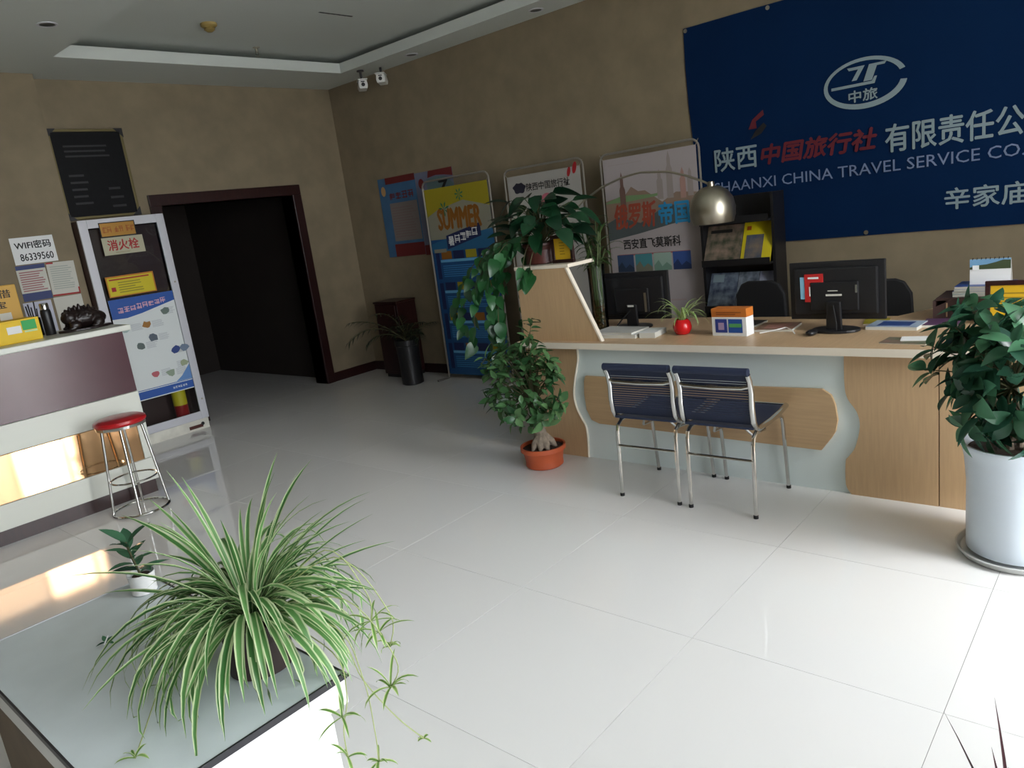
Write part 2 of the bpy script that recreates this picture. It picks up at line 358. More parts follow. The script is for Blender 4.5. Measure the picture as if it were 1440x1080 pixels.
e = sheet('blank_sheet', 'bluish white blank paper taped low behind the flask', 'paper', (1.90, YP-.001, 1.10), 0, .20, .262, mat('bluish_paper', 'c2c3d2', .7))
e = sheet('blank_sheet', 'cream blank paper taped low behind the carved ornament', 'paper', (2.12, YP-.001, 1.09), 0, .21, .28, M_PALE)
# dark slate plaque in brass frame, hung crooked over the cabinet
M_SLATE = mat('black_slate', '0b0b0e', .6, var=.2, scale=30, spec=.2)
M_BRASS = mat('dull_brass', '6f6544', .4, .7)
pq = thing('wall_plaque', 'black slate plaque in thin brass frame above the hydrant cabinet', 'plaque', (2.425, YW-.03, 1.962))
MB().box(.02, .575, 0, .03, .02, .70).build('slate', M_SLATE, pq)
for nm, (a, c, d, f) in zip(('frame_bar',)*4, ((0, .595, 0, .022), (0, .595, .70, .722), (0, .022, .022, .70), (.573, .595, .022, .70))):
    MB().box(a, c, -.008, .03, d, f).build(nm, M_BRASS, pq, bevel=.003)
for cx, cz, sx, sz in ((-.004, -.004, 1, 1), (.599, -.004, -1, 1), (-.004, .726, 1, -1), (.599, .726, -1, -1)):
    MB().prism([(cx, cz), (cx+.075*sx, cz), (cx+.045*sx, cz+.03*sz), (cx+.03*sx, cz+.03*sz), (cx+.03*sx, cz+.045*sz), (cx, cz+.075*sz)], -.013, -.0085).build('corner_bracket', M_BLACK, pq)
FAINT = mat('faint_engraving', '18191c', .5)
lines(pq, .10, .46, .50, .62, 3, FAINT, .35); lines(pq, .09, .24, .12, .40, 5, FAINT, .3); lines(pq, .38, .5, .08, .3, 3, FAINT, .25)
# ------------------------------------------------------------------ hydrant cabinet
hc = thing('hydrant_cabinet', 'tall hydrant cabinet with white frame and dark maroon inside by doorway', 'cabinet', (2.395, 6.60, 0))
Wc, Hc = .70, 1.94
# local front plane y=0 is pulled to y=6.60; back touches the wall
MB().box(.0, .012, .02, .28, .10, Hc-.004).box(Wc-.012, Wc, .02, .28, .10, Hc-.004).box(.012, Wc-.012, .268, .28, .10, Hc-.004).box(.012, Wc-.012, .02, .268, .10, .112).box(.012, Wc-.012, .02, .268, Hc-.016, Hc-.004).build('case', mat('maroon_steel', '351418', .4), hc)
MB().box(.075, Wc-.075, .045, .055, .16, Hc-.08).build('inner_panel', mat('maroon_inner', '30141a', .35), hc)
MB().box(0, .068, 0, .02, .10, Hc).build('frame_stile', M_ALU, hc, bevel=.003)
MB().box(Wc-.068, Wc, 0, .02, .10, Hc).build('frame_stile', M_ALU, hc, bevel=.003)
MB().box(.068, Wc-.068, 0, .02, Hc-.07, Hc).build('frame_rail', M_ALU, hc, bevel=.003)
MB().box(.068, Wc-.068, 0, .02, .10, .17).build('frame_rail', M_ALU, hc, bevel=.003)
MB().box(.068, Wc-.068, .006, .010, .17, Hc-.07).build('glass_pane', M_GLASS, hc)
MB().box(.0, Wc, .03, .27, .0, .10).build('foot_box', mat('worn_white', 'cfccc0', .6, var=.15, scale=8), hc)
MB().box(Wc-.19, Wc-.06, .027, .03, .02, .05).build('vent_slot', M_BROWNPOT, hc)
for z in (1.35, .28): MB().lathe([(.008, 0), (.008, .004)], 10).build('screw', M_STEEL, hc).matrix_local = Matrix.Translation((Wc-.03, -.0, z)) @ Matrix.Rotation(PI/2, 4, 'X')
MB().lathe([(.016, 0), (.016, .004)], 14).build('lock', M_BLACK, hc).matrix_local = Matrix.Translation((Wc-.06, .03, .05)) @ Matrix.Rotation(PI/2, 4, 'X')
ex = thing('fire_extinguisher', 'red extinguisher with yellow label behind the cabinet glass', 'extinguisher', (2.395+.555, 6.6275, .17+.0))
ex.location = (2.395+.53, 6.74, .112)
MB().lathe([(.055, 0), (.06, .01), (.06, .33), (.045, .38), (.018, .405), (.018, .43)], 24).build('cylinder', mat('red_enamel', '9a1418', .3), ex, smooth=True)
MB().lathe([(.0605, .14), (.0605, .29)], 24, caps=False).build('label_band', mat('yellow_label', 'd9c21c', .5), ex, smooth=True)
MB().lathe([(.02, .43), (.02, .45)], 12).box(-.01, .07, -.008, .008, .45, .465).build('valve', M_BLACK, ex)
# inner panel stops above the extinguisher
ip = [o for o in hc.children if o.name.startswith('inner_panel')][0]
ip.data = MB().box(.075, Wc-.075, .045, .055, .60, Hc-.08).mesh('inner_panel'); ip.data.materials.append(MATS['maroon_inner'])
def onwall(name, label, cat, x, z, w, h, m, y=6.5995, rot=0):
    return sheet(name, label, cat, (x, y, z), 0, w, h, m, .0008, rot=rot)
YC = 6.60-.0015
e = onwall('brass_sign', 'small brass plate with orange characters at the top of hydrant cabinet', 'sign', 2.555, 1.795, .275, .105, mat('gold_plate', 'b98a45', .3, .6), YC-.001)
MB().box(-.008, .283, .0002, .0007, -.008, .113).build('backing', M_INK, e)
ORG = mat('orange_print', '9a4a16', .5)
for k in range(6): glyph(.016+.036*k+.022*(k//2), .028, .032, .052, ORG, e)
e = onwall('hydrant_sign', 'cream sign with dark red characters under the brass plate', 'sign', 2.542, 1.642, .335, .142, mat('cream_plate', 'b0ab92', .5), YC)
text('消火栓', .04, .035, .25, .085, M_REDINK, e, bold=.022)
lines(e, .09, .22, .012, .026, 2, mat('tan_print', '8f8468', .6), .4)
e = onwall('yellow_notice', 'yellow printed notice with orange border on maroon cabinet', 'notice', 2.497, 1.30, .395, .170, mat('yellow_paper', 'c9b818', .6), YC)
OB = mat('orange_border', 'b9741c', .6)
MB().rect(0, .395, .158, .17).rect(0, .395, 0, .008).rect(0, .01, .008, .158).rect(.385, .395, .008, .158).build('border', OB, e)
lines(e, .025, .36, .136, .152, 1, M_REDINK, .7, jag=.02); lines(e, .09, .34, .03, .13, 5, mat('olive_print', '7f7a1a', .6), .35, jag=.5)
MB().rect(.03, .065, .045, .08).build('stamp', M_REDINK, e)
ps = onwall('safety_poster', 'white poster of small pictures with blue header and footer on cabinet', 'poster', 2.475, .40, .545, .88, mat('poster_white', 'd5dad9', .55), YC)
BL = mat('poster_blue', '1f4f9c', .55)
MB().prism([(0, .88), (.545, .88), (.545, .80), (.43, .775), (.25, .735), (.12, .715), (0, .72)], -.0018, -.001).build('header', BL, ps)
MB().rect(0, .545, .008, .075).build('footer', BL, ps); MB().rect(0, .545, .082, .088).build('footer_line', BL, ps)
for k in range(8): glyph(.06+.052*k, .762+.0045*k, .042, .048, mat('pink_print', 'd8a8b4', .6), ps, -.0026)
for k in range(6): glyph(.36+.022*k, .034, .016, .02, M_PAPER, ps, -.0026)
pics = [(.04, .60, 'a0b4b0'), (.22, .60, '9a6a2c'), (.40, .69, '66756e'), (.25, .48, '55606c'), (.13, .43, '5d6a66'), (.42, .34, '2a3f7c'), (.50, .34, '6a7a8e'), (.20, .17, 'b05a62'), (.33, .15, '8a9a86'), (.46, .21, '9aa484')]
for i, (x, z, c) in enumerate(pics):
    m_ = mat('poster_picture_%d' % i, c, .6); q = [(x+.04+random.uniform(.028, .05)*math.cos(a), z+.03+random.uniform(.02, .04)*math.sin(a)) for a in [2*PI*k/9 for k in range(9)]]
    MB().prism(q, -.0018, -.001).build('picture', m_, ps)
    lines(ps, min(x+.09, .44), min(x+.19, .53), z, z+.06, 6, mat('grey_print', 'a9adb2', .6), .35)
MB().prism([(.545, .09), (.40, .09), (.46, .13), (.545, .22)], -.0018, -.001).build('corner_wash', mat('wash_blue', '5d86bd', .6), ps)
# ------------------------------------------------------------------ bar stool
st = thing('bar_stool', 'chrome bar stool with round red seat in front of counter', 'stool', (1.76, 4.98, 0))
MB().lathe([(.13, .585), (.15, .588), (.156, .60), (.152, .615), (.13, .626), (.07, .631), (.0, .632)], 32).build('seat', M_REDSEAT, st, smooth=True)
MB().lathe([(.12, .565), (.146, .568), (.148, .586), (.12, .588)], 32).build('seat_band', M_CHROME, st, smooth=True)
ring = lambda r, z, n=36: [(r*math.cos(2*PI*k/n), r*math.sin(2*PI*k/n), z) for k in range(n)]
for k in range(4):
    a = PI/4+.35+k*PI/2; c, s_ = math.cos(a), math.sin(a)
    MB().tube([(.115*c, .115*s_, .57), (.165*c, .165*s_, .012)], .009, 10).build('leg', M_CHROME, st, smooth=True)
MB().tube(ring(.137, .22), .006, 8, True).build('foot_ring', M_CHROME, st, smooth=True)
MB().tube(ring(.168, .009), .009, 8, True).build('base_ring', M_CHROME, st, smooth=True)
# ------------------------------------------------------------------ ceiling fittings
sd = thing('smoke_detector', 'yellowed round smoke detector on the raised ceiling panel', 'detector', (3.258, 5.526, 3.22))
MB().lathe([(.06, 0), (.06, -.018), (.045, -.03)], 24).build('base', mat('yellowed_plastic', 'a08a50', .5), sd, smooth=True)
MB().lathe([(.035, -.03), (.04, -.045), (.02, -.06)], 20).build('sensor_head', mat('yellowed_plastic2', '8e7a45', .5), sd, smooth=True)
sp = thing('sprinkler_head', 'small pendent sprinkler head near the cove edge', 'sprinkler', (3.97, 6.05, 3.22))
MB().lathe([(.03, 0), (.03, -.006), (.012, -.01), (.012, -.04)], 16).build('escutcheon', M_STEEL, sp, smooth=True)
MB().tube([(.012, 0, -.04), (.014, 0, -.06), (0, 0, -.075)], .003, 6).tube([(-.012, 0, -.04), (-.014, 0, -.06), (0, 0, -.075)], .003, 6).lathe([(.02, -.078), (.02, -.075)], 14).build('deflector', M_STEEL, sp)
for (x, y), lb in (((2.07, 5.38), 'recessed downlight in the wide soffit over the reception counter'), ((5.12, 5.35), 'recessed downlight in the narrow soffit above the summer banner'), ((5.115, 3.87), 'recessed downlight in the narrow soffit above the tall city banner')):
    d = thing('downlight', lb, 'light', (x, y, ZC), 0, 'soffit downlights')
    MB().lathe([(.062, 0), (.062, -.005), (.048, -.006), (.045, 0)], 24, caps=False).build('trim_ring', M_ALU, d, smooth=True)
    MB().lathe([(.044, -.004), (.001, -.002)], 20, caps=False).build('lamp_face', mat('unlit_lamp', '3a3d3c', .3), d)
av = thing('air_slot', 'thin dark linear air slot in the raised ceiling panel', 'vent', (4.03, 4.98, 3.22), 0)
MB().box(-.16, .16, -.007, .007, -.002, 0).build('slot_frame', M_CHAR, av)
for q in range(6): MB().box(-.15+.052*q, -.108+.052*q, -.004, .004, -.004, -.002).build('slot', M_INK, av)
def cctv(loc, aim, lb):
    c = thing('surveillance_camera', lb, 'camera', loc, aim, 'ceiling cameras')
    MB().lathe([(.035, 0), (.035, -.012), (.012, -.016), (.012, -.06)], 16).build('mount', M_CHAR, c, smooth=True)
    MB().tube([(0, 0, -.055), (0, .0, -.09), (0, -.01, -.10)], .010, 8).build('bracket', M_CHAR, c)
    b = MB().prism([(-.038, -.18), (.038, -.18), (.045, -.15), (.038, -.10), (-.038, -.10), (-.045, -.15)], -.09, .08)
    b.build('housing', mat('camera_white', 'd8d8d4', .45), c, bevel=.006)
    MB().box(-.046, .046, -.115, .05, -.102, -.094).build('sun_shield', mat('camera_white', 'd8d8d4'), c)
    MB().lathe([(.016, 0), (.018, .01)], 14).build('lens', M_INK, c).matrix_local = Matrix.Translation((0, -.088, -.145)) @ Matrix.Rotation(PI/2, 4, 'X')
    MB().box(-.018, .018, -.093, -.09, -.122, -.113).build('led_slot', M_INK, c)
cctv((5.05, 6.02, ZC), math.radians(-35), 'white bullet camera hung lower on a dark stalk from the soffit')
cctv((5.17, 5.86, ZC+.03), math.radians(-50), 'white bullet camera tucked up close under the soffit by the banner wall')

# ------------------------------------------------------------------ big blue banner on the right wall
def rwall(name, label, cat, x, y, z, group=None): return thing(name, label, cat, (x, y, z), RW, group)
M_BW = mat('banner_print_white', '82949a', .7)
M_BT = mat('banner_print_text', '6f7fa0', .7)
M_BR = mat('banner_print_red', '5e1220', .7)
bn = rwall('company_banner', 'large dark blue company banner with white ring logo high on the wall', 'banner', XW-.012, 2.715, 1.115)
BW, BH = 2.42, 1.555
N = 26
b = MB(); vs = []; fs = []
for j in range(7):
    for i in range(N+1):
        x = BW*i/N; z = BH*j/6
        edge = .012*math.sin(j*1.05)*(1 if i == 0 else 0)
        vs.append((x+edge+(.03*(1-j/6) if i == 0 else 0), .004*math.sin(i*.55+j*.3), z))
for j in range(6):
    for i in range(N):
        a = j*(N+1)+i; fs.append((a, a+1, a+N+2, a+N+1))
n0 = len(vs); vs += [(x, .010, z) for x, y, z in vs]; fs += [tuple(n0+k for k in f[::-1]) for f in fs[:]]
rim = [i for i in range(N+1)]+[j*(N+1)+N for j in range(1, 7)]+[6*(N+1)+i for i in range(N-1, -1, -1)]+[j*(N+1) for j in range(5, 0, -1)]
fs += [(rim[k], rim[k-1], rim[k-1]+n0, rim[k]+n0) for k in range(len(rim))]
b.add(vs, fs); b.build('cloth', M_BLUE, bn, smooth=True)
for x, z in ((.02, BH-.02), (.62, BH-.02), (1.2, BH-.02), (.03, .03), (.65, .02), (1.2, .02)):
    MB().lathe([(.014, 0), (.014, .003)], 12).build('eyelet', M_STEEL, bn).matrix_local = Matrix.Translation((x, -.004, z)) @ Matrix.Rotation(PI/2, 4, 'X')
YB = -.0065
bx_ = lambda Y: 2.715-Y
text('陕西', bx_(2.535), 1.648-1.115, .315, .16, M_BW, bn, YB, .012)
text('中国旅行社', bx_(2.19), 1.655-1.115, .75, .13, M_BR, bn, YB, .03, shear=.18)
text('有限责任公司', bx_(1.388), 1.62-1.115, .86, .165, M_BW, bn, YB, .014)
text('SHAANXI CHINA TRAVEL SERVICE CO.,LTD', bx_(2.55), 1.492-1.115, 2.12, .082, M_BT, bn, YB, -.004)
text('辛家庙', bx_(1.06), 1.235-1.115, .43, .125, M_BW, bn, YB, .014)
# ring emblem, open on its right
cx, cz, A, B_ = bx_(1.505), 2.06-1.115, .247, .152
out = []; inn = []
for k in range(49):
    t = math.radians(18)+(2*PI-math.radians(26))*k/48
    w_ = 1-.15*(.95+.30*math.sin(t*1+2.6))
    out.append((cx+A*math.cos(t), cz+B_*math.sin(t))); inn.append((cx+A*(w_+.02)*math.cos(t), cz+B_*(w_-.03)*math.sin(t)))
b = MB(); nn = len(out)
b.add([(x, YB, z) for x, z in out]+[(x, YB, z) for x, z in inn], [(i+nn, i+nn+1, i+1, i) for i in range(nn-1)])
b.build('ring_emblem', M_BW, bn)
def flat(poly, name, m, par, y=YB): 
    b = MB(); n = len(poly); a = sum(poly[i][0]*poly[(i+1) % n][1]-poly[(i+1) % n][0]*poly[i][1] for i in range(n))
    b.add([(x, y, z) for x, z in (poly if a > 0 else poly[::-1])], [tuple(range(n))]); return b.build(name, m, par)
flat([(cx-.20, cz+.005), (cx-.20, cz-.012), (cx+.06, cz-.012), (cx+.075, cz+.03), (cx+.06, cz+.03), (cx+.045, cz+.005)], 'emblem_bar', M_BW, bn)
flat([(cx-.10, cz+.105), (cx+.005, cz+.105), (cx-.045, cz+.025), (cx-.075, cz+.025), (cx-.035, cz+.088), (cx-.09, cz+.088)], 'emblem_stroke', M_BW, bn)
flat([(cx+.03, cz+.105), (cx+.13, cz+.105), (cx+.12, cz+.09), (cx+.075, cz+.09), (cx+.045, cz+.01), (cx-.005, cz+.01)], 'emblem_stroke', M_BW, bn)
text('中旅', cx-.095, cz-.105, .17, .07, M_BW, bn, YB, .02)
lx, lz = bx_(2.21), 1.835-1.115
flat([(lx-.06, lz+.07), (lx-.03, lz+.13), (lx+.05, lz+.185), (lx+.055, lz+.15), (lx-.005, lz+.115), (lx+.0, lz+.07)], 'red_mark', M_BR, bn)
flat([(lx-.05, lz+.0), (lx-.01, lz+.055), (lx+.05, lz+.1), (lx+.07, lz+.075), (lx+.03, lz+.03)], 'black_mark', M_INK, bn)
# ------------------------------------------------------------------ pair of paper posters on the wall near the corner
PR = mat('poster_red', '671f1f', .6); PB = mat('poster_sky', '3a6388', .6, var=.12, scale=4); PW = mat('poster_pale', '7d7470', .6)  # print colours darkened: shade of the room corner put into them
e = rwall('tour_poster', 'paper poster with blue sky and red foot on wall near the corner', 'poster', XW-.006, 6.325, 1.255)
MB().box(0, .575, 0, .002, 0, .81).build('sheet', PB, e)
MB().rect(.12, .575, .745, .81).build('red_top', PR, e); MB().rect(.12, .575, .0, .13).build('red_foot', PR, e)
MB().rect(.14, .56, .16, .55).build('text_panel', PW, e); lines(e, .16, .54, .20, .52, 12, mat('brown_print', '7c6a66', .6), .4, y=-.002)
for k in range(4): glyph(.16+.095*k, .585, .078, .08, PR, e, -.002)
flat([(.07+.035*math.cos(a), .68+.05*math.sin(a)) for a in [2*PI*k/16 for k in range(16)]], 'crest', mat('crest_tan', 'b08a5c', .6), e, -.002)
e = rwall('tour_poster', 'paper poster with white crest and red ribbon top half hidden by summer banner', 'poster', XW-.006, 5.745, 1.245)
MB().box(0, .53, 0, .002, 0, .81).build('sheet', mat('poster_lilac', '676c82', .6, var=.1, scale=4), e)
flat([(.20, .81), (.53, .81), (.53, .73), (.42, .75), (.30, .76), (.18, .745)], 'red_ribbon', PR, e, -.002)
flat([(.16, .735), (.30, .748), (.42, .738), (.53, .66), (.53, .56), (.16, .55)], 'mountain', mat('poster_teal', '5d7476', .6), e, -.0016)
flat([(.08+.04*math.cos(a), .70+.05*math.sin(a)) for a in [2*PI*k/16 for k in range(16)]], 'crest', PR, e, -.002)
MB().rect(0, .53, 0, .10).build('red_foot', PR, e); text('7', .33, .60, .12, .10, M_INK, e, -.0026, .04, name='numeral')
# ------------------------------------------------------------------ three tube-framed banner stands
def stand(name, label, y0, w, h, poster_m, gx, gtop, pz0, tilt):
    e = rwall(name, label, 'banner stand', 5.115, y0, 0)
    rr = .06; top = h
    pts = [(0, 0, .011)]+[(0, 0, top-rr)]+[(rr-rr*math.cos(a), 0, top-rr+rr*math.sin(a)) for a in (PI/8, PI/4, 3*PI/8)]+[(rr, 0, top), (w-rr, 0, top)]+[(w-rr+rr*math.sin(a), 0, top-rr+rr*math.cos(a)) for a in (PI/8, PI/4, 3*PI/8)]+[(w, 0, top-rr), (w, 0, .011)]
    sh = Matrix.Shear('XY', 4, (0, 0))
    lean = lambda p: (p[0], p[1]+p[2]*math.tan(tilt), p[2])
    MB().tube([lean(p) for p in pts], .0085, 8).build('tube_frame', M_TUBE, e, smooth=True)
    for x in (0, w): MB().tube([(x, 0, .011), (x, -.16, .011)], .011, 8).build('foot_bar', M_TUBE, e, smooth=True)
    for x in (.012, w-.012): MB().tube([(x, .002, .5), (w-x if False else x, .002, .52)], .004, 6).build('clip', M_STEEL, e)
    p = bpy.data.objects.new('poster_sheet', MB().box(0, w-2*gx, 0, .003, 0, h-gtop-pz0).mesh('poster_sheet')); p.data.materials.append(poster_m); COL.objects.link(p)
    p.parent = e; p.matrix_local = Matrix.Translation((gx, pz0*math.tan(tilt)-.002, pz0)) @ Matrix.Rotation(-tilt, 4, 'X')
    for x, z in ((gx, h-gtop), (w-gx, h-gtop), (gx, pz0), (w-gx, pz0)):
        q = lean((x, 0, z)); r_ = lean((0 if x < w/2 else w, 0, z+(.04 if z > 1 else -.03))); MB().tube([q, r_], .003, 6).build('hook', M_STEEL, e)
    return e, p
T1 = math.radians(.6); M_TUBE = mat('dull_tube', '9a958c', .35, .6)
# summer banner
e, p = stand('summer_banner', 'yellow and blue summer tour banner in a tube stand by the corner', 5.49, .87, 1.945, mat('summer_blue', '14497c', .55, var=.08, scale=5), .02, .075, .05, T1)
ww, hh = .83, 1.82
SY = mat('summer_yellow', '978a19', .6); SO = mat('summer_orange', '885513', .6); SN = mat('summer_navy', '131f4e', .6); SWH = mat('summer_pale', '888676', .6)  # summer prints carry the dim corner's shade in their colour
MB().rect(0, ww, 1.36, hh).build('yellow_field', SY, p)
flat([(0, 1.34), (ww, 1.34), (ww, 1.60), (.5, 1.68), (.15, 1.62), (0, 1.56)], 'pale_field', SWH, p, -.0022)
flat([(0, 1.30), (.2, 1.34), (.45, 1.31), (.65, 1.38), (ww, 1.40), (ww, 1.22), (0, 1.22)], 'sea', mat('summer_sea', '225d85', .6), p, -.0026)
text('SUMMER', .14, 1.43, .56, .19, SO, p, -.003, .03, shear=.05)
flat([(.22, 1.24), (.68, 1.34), (.68, 1.46), (.22, 1.37)], 'navy_label', SN, p, -.0028)
text('暑', .245, 1.275, .075, .085, M_PAPER, p, -.0034, .014)
for k in range(4): glyph(.335+.078*k, 1.295+.018*k, .066, .078, M_PAPER, p, -.0034)
GRN = mat('palm_print', '1f6a4c', .6)
for cx_, cz_, r_ in ((.46, 1.735, .06), (.24, 1.62, .075)):
    for k in range(7):
        a = k*2*PI/7+.3; flat([(cx_, cz_), (cx_+r_*math.cos(a-.18)*.7, cz_+r_*math.sin(a-.18)*.7), (cx_+r_*math.cos(a), cz_+r_*math.sin(a)), (cx_+r_*math.cos(a+.18)*.7, cz_+r_*math.sin(a+.18)*.7)], 'palm_print', GRN, p, -.003)
lines(p, .06, .34, 1.765, 1.785, 1, SO, .8, jag=0); lines(p, .56, .80, 1.765, 1.785, 1, SO, .8, jag=0)
for k, z in enumerate((1.10, .80, .50, .20)):
    MB().rect(.10, .78, z+.02, z+.045, -.0022).build('rule', mat('summer_light', '5fa3cf', .6), p)
    for j in range(4):
        MB().rect(.12+.165*j, .26+.165*j, z+.05, z+.125, -.003).build('picture', (SO, SN, SY, SN)[(j+k) % 4], p)
    lines(p, .12, .76, z-.12, z+.0, 6, mat('summer_mid', '3c7fb8', .6), .4, -.0022, .3)
    MB().rect(.04, .09, z-.14, z+.12, -.0022).build('side_tab', SN, p)
MB().rect(.03, .2, 1.215, 1.25, -.003).build('tab', SWH, p)
# calligraphy banner
M_PK = mat('lotus_pink', 'b0606e', .6)
e, p = stand('calligraphy_banner', 'pale ink-brush banner with pink lotus behind the shelf plant', 4.435, .84, 1.915, mat('calligraphy_paper', 'a3a09a', .6), .03, .06, .06, T1)
text('陕西中国旅行社', .21, 1.655, .46, .065, M_INK, p, -.002, .012)
flat([(.13+.07*math.cos(a)*(1+.12*math.sin(5*a)), 1.69+.045*math.sin(a)*(1+.12*math.cos(6*a))) for a in [2*PI*k/30 for k in range(30)]], 'lotus_crest', mat('crest_ink', '252433', .6), p, -.002)
flat([(.42+.075*math.cos(a), 1.545+.075*math.sin(a)) for a in [2*PI*k/24 for k in range(24)]], 'pink_disc', M_PK, p, -.002)
for x, z, s_ in ((.67, 1.76, .03), (.73, 1.785, .036), (.64, 1.67, .014), (.59, 1.64, .012)):
    flat([(x+s_*.6*math.cos(a)+.3*s_*math.sin(a), z+s_*1.3*math.sin(a)) for a in [2*PI*k/12 for k in range(12)]], 'petal', M_REDINK if s_ > .02 else M_INK, p, -.002)
flat([(.50, 1.30), (.66, 1.36), (.74, 1.32), (.72, 1.22), (.55, 1.2)], 'ink_wash', mat('ink_wash', '8a807a', .6), p, -.0018)
lines(p, .12, .66, .3, 1.0, 10, mat('ink_grey', '8d8984', .6), .35)
# tall city banner
e, p = stand('city_banner', 'pale banner of city skyline with red and blue brush characters', 3.425, .845, 1.90, mat('city_paper', 'a19898', .6), .0225, .04, .06, T1)  # paper and print tones lowered to stand in for shade along this wall
ww, hh = .80, 1.805
flat([(0, 1.10), (.3, 1.14), (.8, 1.20), (.8, 1.36), (.62, 1.38), (.5, 1.32), (.36, 1.42), (.30, 1.42), (.24, 1.46), (.18, 1.40), (0, 1.37)], 'plaza_print', mat('city_tan', '836e5e', .6), p, -.0018)
flat([(0, 1.06), (.28, 1.10), (.8, 1.19), (.8, 1.24), (.55, 1.30), (.3, 1.18), (.1, 1.24), (0, 1.2)], 'shadow_print', mat('city_teal_dark', '4c5556', .6), p, -.0022)
flat([(0, 1.36), (.15, 1.40), (.42, 1.385), (.5, 1.39), (.5, 1.37), (.2, 1.35), (0, 1.35)], 'hedge_print', mat('city_green', '6d8a5e', .6), p, -.0024)
def tower(x, z, w, h, m): 
    flat([(x-w/2, z), (x+w/2, z), (x+w/2, z+h*.62), (x+w*.28, z+h*.7), (x+w*.28, z+h*.84), (x, z+h), (x-w*.28, z+h*.84), (x-w*.28, z+h*.7), (x-w/2, z+h*.62)], 'tower_print', m, p, -.0026)
CG = mat('city_grey', '8f8580', .6)
tower(.16, 1.22, .05, .36, mat('city_brick', '6b5148', .6)); tower(.575, 1.34, .05, .34, CG); tower(.49, 1.34, .05, .22, CG); tower(.68, 1.33, .045, .22, mat('city_rose', '9c7a70', .6)); tower(.74, 1.34, .045, .2, CG)
lines(p, .05, .35, 1.635, 1.66, 1, mat('city_line', '9b9190', .6), .2, jag=0)
text('俄罗斯', .07, 1.145, .37, .19, mat('brush_red', '93402c', .6), p, -.003, .022, shear=.1)
text('帝国', .465, 1.15, .25, .165, mat('brush_blue', '1f7fae', .6), p, -.003, .022)
text('西安直飞莫斯科', .13, .985, .50, .078, M_INK, p, -.002, .018)
lines(p, .07, .70, .935, .955, 1, mat('city_red', '9a5a5c', .6), .6, jag=0)
for k, c in enumerate(('31496c', '3f7f86', '8fa79a', '33508c')):
    MB().rect(.06+.165*k, .21+.165*k, .77, .905).build('photo_print', mat('city_photo_%d' % k, c, .5), p)
    flat([(.06+.165*k, .77), (.21+.165*k, .77), (.21+.165*k, .80), (.17+.165*k, .83), (.13+.165*k, .80), (.10+.165*k, .85), (.06+.165*k, .81)], 'skyline_print', mat('city_sky_%d' % k, ('1f3048', '6a6a5a', '6a8a7a', '22345f')[k], .5), p, -.0022)
lines(p, .10, .66, .12, .70, 9, mat('city_line2', 'a0908e', .6), .2, jag=.5)
for q in p.children: q.location.z += .15 if q.name.startswith(('photo', 'skyline')) else .112

# ------------------------------------------------------------------ long service desk
DX, DY = 3.61, 3.12
dk = thing('service_desk', 'white and oak service desk with wavy panels and a raised end screen', 'desk', (DX, DY, 0), RW)
L = lambda Y: DY-Y
zt = .712
MB().box(0, L(-.9), .03, .05, 0, zt).build('front_carcass', M_DESKW, dk)
MB().box(0, .02, .05, .70, 0, zt).build('end_panel', M_OAK, dk); MB().box(L(-.9)-.02, L(-.9), .05, .70, 0, zt).build('end_panel', M_OAK, dk)
for x in (1.0, 2.1, 3.1): MB().box(x, x+.018, .05, .66, 0, zt).build('support_panel', M_OAK, dk)
lw = [(2.712, .712), (2.714, .643), (2.735, .57), (2.757, .50), (2.776, .405), (2.765, .322), (2.735, .255), (2.71, .206), (2.706, .134), (2.714, .0)]
rw = [(1.147, .712), (1.148, .56), (1.135, .49), (1.095, .427), (1.083, .355), (1.106, .25), (1.14, .195), (1.153, .169), (1.155, .05), (1.13, .0)]
def smooth_line(p, n=4):
    o = []
    for i in range(len(p)-1):
        a, b, c, d = p[max(i-1, 0)], p[i], p[i+1], p[min(i+2, len(p)-1)]
        for k in range(n):
            t = k/n; o.append(tuple(.5*((2*b[j])+(-a[j]+c[j])*t+(2*a[j]-5*b[j]+4*c[j]-d[j])*t*t+(-a[j]+3*b[j]-3*c[j]+d[j])*t**3) for j in (0, 1)))
    return o+[p[-1]]
LW = [(L(a), b) for a, b in smooth_line(lw)]; RWv = [(L(a), b) for a, b in smooth_line(rw)]
MB().prism([(.0, 0), (.0, zt)]+LW, 0, .03).build('wavy_oak_panel', M_OAK, dk)
b = MB()
for i in range(len(LW)-1):
    (x0, z0), (x1, z1) = LW[i], LW[i+1]; b.add([(x0+.003, -.003, z0), (x0+.003, .029, z0), (x1+.003, .029, z1), (x1+.003, -.003, z1), (x0-.002, -.003, z0), (x1-.002, -.003, z1)], [(0, 1, 2, 3), (4, 0, 3, 5)])
b.build('edge_band', M_OAKE, dk)
MB().prism(LW[::-1]+[(L(2.0), .0), (L(1.3), 0)][:0]+[]+[(x, z) for x, z in RWv], .012, .029).build('white_panel', M_DESKW, dk)
MB().prism(RWv[::-1]+[(L(.748), zt), (L(.748), 0)], 0, .03).build('wavy_oak_panel', M_OAK, dk)
MB().box(L(.744), L(-.15), 0, .03, 0, zt).build('oak_panel', M_OAK, dk, bevel=.001)
MB().box(L(-.154), L(-.9), 0, .03, 0, zt).build('oak_panel', M_OAK, dk, bevel=.001)
pq = [(2.668, .535), (1.57, .527), (1.252, .533), (1.21, .505), (1.192, .458), (1.183, .38), (1.195, .32), (1.216, .284), (1.266, .216), (2.60, .235), (2.655, .255), (2.685, .32), (2.69, .42), (2.682, .50)]
PQ = [(L(a), b) for a, b in pq]
MB().prism(PQ, -.006, .012).build('oak_plaque', mat('oak_flat', 'b99a74', .45, var=.06, scale=7, stretch=(.8, 14, 14)), dk, bevel=.002)
